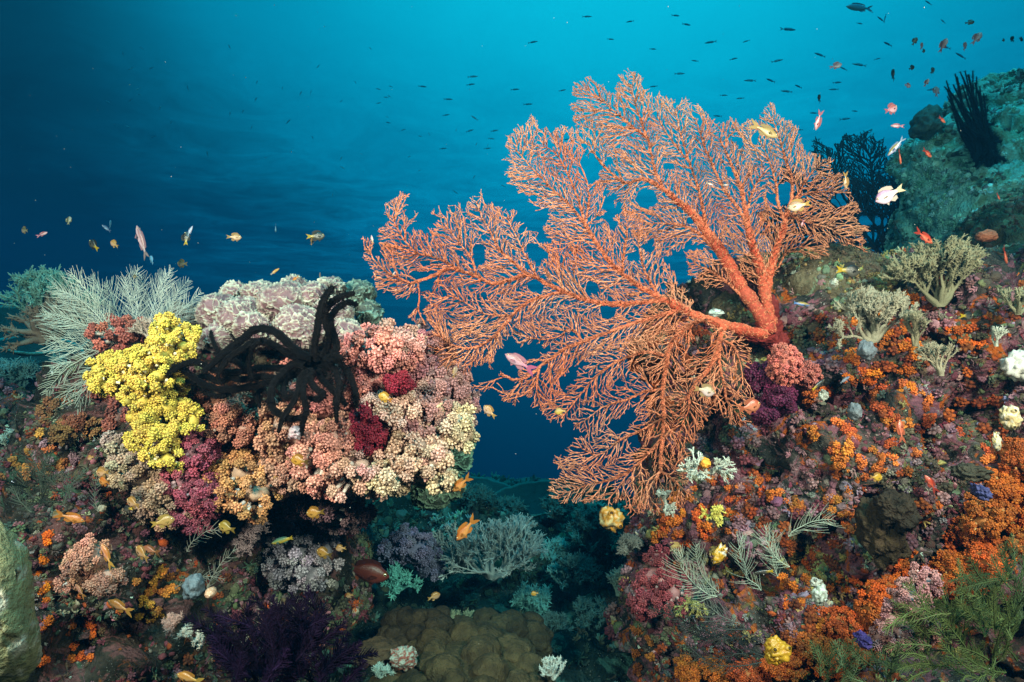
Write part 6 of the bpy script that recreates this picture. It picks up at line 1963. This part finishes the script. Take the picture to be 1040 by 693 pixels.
BIG = [  # x, y, depth, length, heading, yaw, shape, colours, label
    (473, 538, 1.30, 31, 232, 12, "anthias", ORG, "orange fish heading down-left in front of the pale gully bush"),
    (468, 492, 1.38, 25, 222, 20, "anthias", ORG, "orange fish with raised red fin below the cream coral corner"),
    (527, 368, 1.25, 33, 150, 15, "anthias", dict(back=(.42, .22, .20), belly=(.82, .62, .66), tailc=(.62, .16, .30), finc=(.6, .3, .35)), "pale pink fish with a magenta tail in front of the sea fan"),
    (903, 198, 1.35, 28, 208, 10, "damsel", dict(back=(.60, .40, .50), belly=(.88, .84, .86), tailc=(.75, .75, .35), finc=(.6, .6, .4)), "white and pink fish with a forked yellowish tail left of the boulder"),
    (777, 133, 1.45, 31, -22, 10, "anthias", dict(back=(.48, .38, .10), belly=(.70, .62, .24), tailc=(.62, .5, .14), finc=(.5, .42, .14)), "yellow-olive fish crossing the sea fan's upper right branches"),
    (811, 209, 1.42, 20, 190, 20, "damsel", dict(back=(.55, .36, .16), belly=(.86, .80, .50), tailc=(.75, .5, .06), finc=(.7, .5, .1)), "white-bellied yellow fish before the fan's right hub"),
    (716, 397, 1.38, 22, -14, 10, "damsel", dict(back=(.45, .38, .16), belly=(.78, .74, .60), tailc=(.55, .4, .12), finc=(.5, .4, .15)), "beige fish with yellow lips before the fan's lower right lobe"),
    (762, 413, 1.40, 24, 12, 15, "damsel", dict(back=(.62, .16, .06), belly=(.75, .32, .14), tailc=(.6, .18, .06), finc=(.6, .2, .08)), "orange-brown fish half hidden at the fan's lower right tip"),
    (939, 241, 1.38, 23, -32, 12, "anthias", RED, "red fish in front of the tall pale finger coral"),
    (1021, 260, 1.5, 18, -62, 20, "anthias", RED, "thin red fish before the rust ledge at the right"),
    (905, 111, 1.5, 17, 22, 20, "damsel", PINK, "pink and white fish over the blue water left of the spiky feather star"),
    (911, 128, 1.55, 11, 170, 20, "anthias", PINK, "small pink fish just under the pink and white one"),
    (910, 149, 1.45, 22, 232, 15, "slim", dict(back=(.42, .36, .04), belly=(.45, .58, .70), tailc=(.3, .5, .6), finc=(.2, .35, .5)), "blue and yellow slender fish above the white fish by the boulder"),
    (914, 160, 1.5, 14, -70, 20, "anthias", RED, "small red-orange fish behind the blue and yellow slender one"),
    (942, 156, 1.55, 13, -30, 20, "anthias", RED, "small red fish against the blue-green boulder's middle"),
    (957, 122, 1.6, 10, -28, 20, "anthias", RED, "small red fish against the boulder's top left"),
    (831, 123, 1.5, 18, 260, 15, "anthias", PINK, "pinkish-red fish hanging nose down above the fan's right side"),
    (859, 184, 1.5, 16, 280, 15, "anthias", GOLD, "olive-gold fish nose down at the fan's right margin"),
    (1014, 200, 1.6, 8, -50, 20, "anthias", RED, "tiny red fish on the boulder's lower edge"),
    (371, 581, 1.9, 50, 345, 8, "grouper", dict(back=(.22, .04, .015), belly=(.26, .06, .03), tailc=(.13, .03, .012), finc=(.14, .03, .015)), "dark red-brown grouper resting in the gully shade"),
    (121, 616, 1.08, 29, 160, 10, "anthias", dict(back=(.62, .28, .04), belly=(.85, .52, .20), tailc=(.7, .45, .08), finc=(.7, .4, .06)), "bright orange fish facing left, low on the left slope"),
    (108, 564, 1.06, 26, 122, 12, "anthias", dict(back=(.62, .28, .06), belly=(.88, .60, .38), tailc=(.8, .6, .1), finc=(.7, .4, .06)), "orange fish tilted nose up in front of the salmon coral ball"),
    (81, 600, 1.10, 17, 136, 15, "anthias", dict(back=(.62, .30, .12), belly=(.88, .55, .40), tailc=(.75, .4, .1), finc=(.7, .4, .1)), "small orange-pink fish left of the brighter low orange fish"),
    (72, 526, 1.2, 26, -22, 15, "anthias", ORG, "orange fish with forked tail above the salmon coral ball"),
    (192, 689, 1.0, 30, 172, 15, "anthias", dict(back=(.62, .34, .05), belly=(.8, .55, .16), tailc=(.75, .6, .1), finc=(.7, .4, .06)), "golden orange fish at the bottom frame edge left of the purple star"),
    (144, 562, 1.2, 20, 150, 25, "damsel", GOLD, "golden fish right of the salmon coral ball"),
    (153, 559, 1.25, 22, 170, 20, "anthias", dict(back=(.40, .16, .06), belly=(.55, .3, .15), tailc=(.4, .2, .06), finc=(.4, .2, .06)), "brownish orange fish just behind the golden one"),
    (104, 480, 1.25, 17, 186, 20, "damsel", GOLD, "tan-gold fish in the dark hollow left of the beige coral, upper"),
    (106, 489, 1.28, 16, 176, 25, "damsel", ORG, "orange fish in the dark hollow left of the beige coral, lower"),
    (123, 493, 1.25, 11, 150, 30, "damsel", OLIVE, "olive fish under the beige coral's left side"),
    (135, 511, 1.25, 18, 165, 25, "damsel", GOLD, "gold fish beneath the beige coral"),
    (166, 530, 1.22, 20, 10, 20, "damsel", dict(back=(.5, .38, .08), belly=(.65, .5, .14), tailc=(.7, .55, .1), finc=(.6, .5, .1)), "gold fish below the raspberry red coral"),
    (230, 536, 1.25, 20, 170, 20, "damsel", dict(back=(.36, .30, .03), belly=(.6, .5, .1), tailc=(.3, .25, .04), finc=(.4, .35, .05)), "yellow-olive fish right of the raspberry red coral"),
    (130, 517, 1.24, 12, 190, 20, "damsel", DARKY, "small dark fish with a yellow tail under the beige coral"),
    (57, 523, 1.22, 12, 200, 20, "damsel", OLIVE, "small olive fish just left of the forked tail orange one"),
    (48, 480, 1.3, 10, 170, 20, "damsel", GOLD, "small gold fish among the dusky pink coral at the left"),
    (92, 465, 1.3, 9, 200, 20, "damsel", GOLD, "small gold fish at the top of the dark hollow"),
    (320, 521, 1.40, 20, 190, 15, "damsel", dict(back=(.55, .30, .03), belly=(.7, .45, .08), tailc=(.3, .22, .03), finc=(.5, .3, .04)), "golden fish below the peach coral, facing left"),
    (304, 468, 1.27, 20, 174, 15, "damsel", dict(back=(.5, .28, .02), belly=(.75, .5, .06), tailc=(.15, .12, .02), finc=(.5, .3, .04)), "golden fish in front of the lower left peach coral"),
    (329, 562, 1.5, 18, 172, 20, "damsel", dict(back=(.45, .26, .03), belly=(.6, .42, .08), tailc=(.2, .16, .03), finc=(.4, .28, .04)), "golden fish just above and left of the grouper"),
    (346, 557, 1.6, 12, 190, 20, "damsel", GOLD, "small gold fish above the grouper"),
    (287, 549, 1.42, 26, 198, 10, "wrasse", dict(back=(.10, .26, .10), belly=(.50, .44, .05), tailc=(.6, .5, .04), finc=(.1, .3, .2)), "green and yellow slender fish before the grey-lilac coral"),
    (391, 404, 1.24, 16, 160, 20, "damsel", dict(back=(.62, .45, .03), belly=(.8, .65, .1), tailc=(.7, .35, .05), finc=(.7, .5, .05)), "yellow fish in front of the salmon coral lobe"),
    (341, 404, 1.22, 20, 248, 10, "wrasse", dict(back=(.02, .09, .05), belly=(.05, .16, .08), tailc=(.6, .5, .02), finc=(.03, .1, .05)), "green fish with yellow head hovering at a feather star arm"),
    (462, 378, 1.35, 12, 75, 20, "damsel", dict(back=(.5, .42, .2), belly=(.8, .72, .5), tailc=(.5, .35, .1), finc=(.6, .4, .1)), "small pale yellow fish between the dusty rose coral and fan"),
    (497, 418, 1.35, 16, 138, 20, "damsel", dict(back=(.55, .34, .08), belly=(.85, .72, .45), tailc=(.7, .5, .1), finc=(.6, .4, .1)), "pale gold fish below the fan's left lobe"),
    (569, 418, 1.4, 12, 190, 20, "damsel", dict(back=(.5, .4, .08), belly=(.8, .66, .1), tailc=(.6, .4, .1), finc=(.6, .4, .1)), "yellow-faced fish near the fan's lower left edge"),
    (543, 603, 1.7, 8, 200, 20, "damsel", dict(back=(.6, .36, .03), belly=(.8, .5, .06), tailc=(.6, .4, .1), finc=(.6, .4, .1)), "tiny yellow fish right of the pale gully bush"),
    (441, 606, 1.7, 12, 10, 30, "damsel", GOLD, "small gold fish behind the boulder coral, right one"),
    (355, 605, 1.7, 9, 200, 20, "damsel", GOLD, "tiny gold fish left of the bright teal coral"),
    (814, 309, 1.42, 19, -8, 10, "wrasse", dict(back=(.40, .34, .04), belly=(.08, .24, .50), tailc=(.1, .3, .6), finc=(.3, .3, .1)), "blue and olive fish in front of the brown knoll"),
    (862, 275, 1.45, 26, -4, 10, "damsel", DARKY, "dark fish with a bright yellow tail over the brown knoll"),
    (831, 391, 1.36, 19, 35, 15, "wrasse", DARKY, "dark fish with yellow tail beside the pink wrinkled balls"),
    (776, 581, 1.24, 20, 190, 10, "wrasse", DARKY, "dark fish with yellow tail between the hydroid plumes"),
    (890, 485, 1.28, 15, -5, 15, "damsel", dict(back=(.6, .40, .02), belly=(.8, .6, .05), tailc=(.6, .4, .1), finc=(.6, .4, .1)), "yellow-orange fish just above the dark brown sponge"),
    (945, 491, 1.24, 18, 118, 15, "anthias", RED, "red fish pointing up between the wall's dark holes"),
    (915, 437, 1.3, 22, 88, 15, "anthias", dict(back=(.6, .12, .03), belly=(.7, .2, .08), tailc=(.6, .15, .05), finc=(.6, .15, .05)), "slender red fish pointing straight up mid wall"),
    (982, 321, 1.4, 16, 0, 15, "damsel", DARKY, "dark fish with yellow tail on the wall's upper right shoulder"),
    (858, 386, 1.4, 14, 30, 15, "wrasse", dict(back=(.1, .18, .25), belly=(.4, .5, .5), tailc=(.2, .3, .3), finc=(.2, .3, .3)), "small blue-grey striped fish beside the crack left of the clumps"),
    (737, 188, 1.5, 7, 5, 15, "slim", PALE, "tiny white fish inside the sea fan's upper middle"),
    (721, 187, 1.5, 9, -15, 15, "slim", PALE, "second tiny whitish fish inside the fan, left of the other"),
    (815, 227, 1.5, 7, 260, 15, "anthias", PINK, "tiny pink fish below the fan's right hub"),
    (646, 80, 1.5, 10, 60, 15, "slim", dict(back=(.03, .03, .03), belly=(.7, .7, .7), tailc=(.1, .1, .1), finc=(.1, .1, .1)), "small black and white fish at the fan's topmost tip"),
    (378, 243, 1.4, 9, 105, 15, "slim", PALE, "tiny whitish fish at the fan's far left tip"),
    (400, 278, 1.4, 6, 60, 15, "slim", PALE, "tiny white fish inside the fan's far left lobe"),
    # the loose row over the left reef
    (25, 234, 1.6, 11, 170, 30, "damsel", OLIVE, "olive fish, leftmost of the row above the left reef"),
    (43, 238, 1.6, 10, 28, 15, "anthias", PINK, "pinkish fish, second from the left in the row"),
    (70, 224, 1.7, 9, 95, 20, "damsel", OLIVE, "small olive fish tilted upright above the row's left end"),
    (95, 249, 1.6, 15, 140, 15, "damsel", DARKY, "dark fish with yellow tail left of the gold one in the row"),
    (108, 232, 1.6, 13, 145, 10, "slim", dict(back=(.05, .12, .2), belly=(.35, .65, .75), tailc=(.1, .2, .3), finc=(.1, .2, .3)), "blue-white slender fish tilted in the row's left half"),
    (112, 228, 1.65, 9, 100, 25, "damsel", SIL, "small dark fish touching the blue-white slender one"),
    (116, 248, 1.6, 12, 150, 20, "damsel", GOLD, "gold fish below the blue-white slender one"),
    (144, 246, 1.45, 38, 112, 10, "slim", dict(back=(.32, .20, .18), belly=(.78, .74, .72), tailc=(.35, .35, .30), finc=(.4, .3, .3)), "long silver-pink fish rising steeply, largest of the row"),
    (154, 264, 1.6, 10, 120, 20, "damsel", SIL, "dark small fish just below the long silver-pink one"),
    (189, 242, 1.6, 14, 95, 15, "damsel", DARKY, "black fish held upright in the middle of the row"),
    (193, 235, 1.6, 12, 70, 10, "slim", dict(back=(.3, .5, .6), belly=(.75, .85, .9), tailc=(.2, .4, .5), finc=(.3, .4, .5)), "white-blue slender fish touching the black upright one"),
    (185, 268, 1.6, 13, 175, 25, "damsel", OLIVE, "olive gold fish above the white hydroid fan"),
    (238, 241, 1.6, 13, 0, 20, "damsel", GOLD, "gold fish with pale fins, alone right of the row's middle"),
    (280, 232, 1.7, 8, 260, 25, "damsel", SIL, "small dark fish above the ruffled coral"),
    (321, 240, 1.6, 17, 5, 15, "damsel", DARKY, "dark green fish with a yellow tail, rightmost of the row"),
    (317, 245, 1.62, 8, 80, 20, "damsel", GOLD, "small gold fish under the dark green rightmost one"),
    (279, 276, 1.5, 11, 40, 15, "wrasse", dict(back=(.5, .32, .02), belly=(.6, .45, .08), tailc=(.3, .4, .3), finc=(.5, .3, .05)), "yellow slender fish just over the ruffled coral"),
    (325, 281, 1.5, 9, 100, 30, "damsel", dict(back=(.2, .22, .16), belly=(.5, .45, .4), tailc=(.2, .2, .15), finc=(.2, .2, .15)), "grey round fish over the ruffled coral's right half"),
    (300, 283, 1.55, 8, 210, 20, "anthias", ORG, "tiny orange fish peeping over the ruffled coral"),
    (137, 281, 1.6, 6, 180, 20, "damsel", OLIVE, "tiny olive fish above the hydroid fans"),
]
for (x, y, d, L, ang, yaw, shp, colr, lb) in BIG:
    fish(x, y, d, L, ang, shp, yaw=yaw, label=lb, small=L < 13, name="reef_fish" if L >= 13 else "small_reef_fish", **colr)

# silhouettes in the open water: near shoal upper right, far ones as slivers
MID = [(873, 8, 36, 183), (895, 20, 12, 150), (899, 18, 10, 250), (800, 30, 20, 0), (758, 42, 8, 190), (722, 43, 13, 178), (789, 62, 14, 10), (762, 82, 14, 174), (783, 82, 13, 170), (799, 93, 14, 172), (811, 88, 11, 171), (833, 56, 15, 163),
       (873, 66, 16, 164), (857, 70, 10, 155), (902, 45, 14, 172), (960, 48, 14, 155), (976, 57, 15, 148), (943, 3, 10, 145), (958, 22, 8, 140), (948, 91, 13, 178), (827, 115, 11, 178), (858, 121, 13, 5), (847, 91, 11, 176), (850, 84, 12, 8), (812, 132, 9, 178),
       (729, 118, 11, 176), (735, 97, 10, 2), (690, 75, 13, 4), (664, 88, 9, 176), (697, 25, 12, 4), (686, 16, 11, 6), (873, 24, 9, 2), (891, 60, 7, 10), (868, 113, 9, 4), (596, 17, 12, 2), (541, 43, 12, 4), (480, 78, 13, 4), (478, 86, 11, 6), (523, 91, 11, 2), (536, 106, 12, 5),
       (455, 101, 11, 8), (453, 117, 9, 10), (482, 120, 10, 150), (477, 133, 10, 25), (502, 133, 10, 6), (495, 151, 9, 4), (450, 151, 9, 12), (499, 141, 8, 2), (429, 88, 10, 4), (571, 92, 9, 3), (620, 40, 9, 5), (640, 22, 9, 178), (663, 50, 9, 4), (706, 62, 9, 176), (745, 60, 9, 4), (752, 100, 9, 178)]
rs = np.random.RandomState(91)
for i, (x, y, L, a) in enumerate(MID):
    near = i == 0
    lab = "large dark fish silhouette near the top right of the water" if near else "dark slender fish silhouette high in the open water " + ("left of the sea fan" if x < 600 else "above the sea fan" if x < 790 else "near the upper right")
    fish(x, y, 3.2 if near else rs.uniform(5, 9.0), L * .9, a, "slim" if near else "sliver", yaw=rs.uniform(-25, 25), label=lab, small=True, name="dark_fish", group=None if near else "slender fish silhouettes " + ("left of the fan" if x < 600 else "above the fan" if x < 790 else "in the upper right"), **SIL)
ROUND = [(985, 23, 8, 0, 0), (960, 49, 0, 0, 0), (929, 42, 9, 60, 0), (936, 47, 9, 65, 1), (938, 52, 6, 30, 0), (958, 46, 12, 75, 1), (980, 47, 10, 70, 1), (992, 39, 13, 55, 1), (1028, 40, 7, 90, 0), (1037, 40, 7, 0, 0), (907, 76, 13, 85, 0), (926, 69, 8, 30, 0), (947, 72, 9, 50, 0),
         (922, 87, 8, 0, 1), (941, 84, 7, 70, 1), (951, 93, 12, 80, 1), (849, 67, 11, 10, 1), (832, 100, 9, 90, 0), (905, 13, 0, 0, 0), (1019, 41, 5, 20, 0), (985, 23, 9, 20, 0), (984, 22, 0, 0, 0)]
for i, (x, y, L, a, c) in enumerate(ROUND):
    if not L or i == 20: continue
    fish(x, y, rs.uniform(2.0, 2.6), L, a, "damsel", yaw=rs.uniform(-30, 30), label="small rusty fish in the shoal at the upper right" if c else "small dark round fish in the shoal at the upper right", small=True,
         name="shoal_fish", group="rusty shoal fish upper right" if c else "dark shoal fish upper right", **(PINK if c else dict(back=(.02, .03, .02), belly=(.08, .09, .06))))
for k in range(64):
    x = rs.uniform(110, 430) if k < 46 else rs.uniform(430, 620); y = 118 + rs.normal() * 34 + (x - 270) * .05
    if k >= 46: y = rs.uniform(130, 215)
    fish(x, y, rs.uniform(5.0, 8.0), rs.uniform(3.5, 7.0), rs.choice([rs.uniform(-40, 40), rs.uniform(60, 120), rs.uniform(140, 220)]), "sliver", yaw=rs.uniform(-30, 30), label="tiny far fish speck in the blue water left of the sea fan", small=True, name="far_fish",
         group="tiny far fish left of the fan", **SIL)

# drifting particles
def snow():
    rs = np.random.RandomState(4)
    n = 420
    d = rs.uniform(.7, 3.2, n)
    p = PA(rs.uniform(-60, 1100, n), rs.uniform(-40, 700, n), d)
    iv, if_ = ICO[1]
    g = Geo(); g.inst(iv, if_, np.eye(3)[None] * (rs.uniform(.00025, .0008, n) * (.6 + .3 * d))[:, None, None], p, np.tile([.5, .5, .45], (n, 1)))
    tag(g.build("drifting_particles", M_GROWTH), "fine pale particles drifting in the water", None, kind="stuff")


snow()
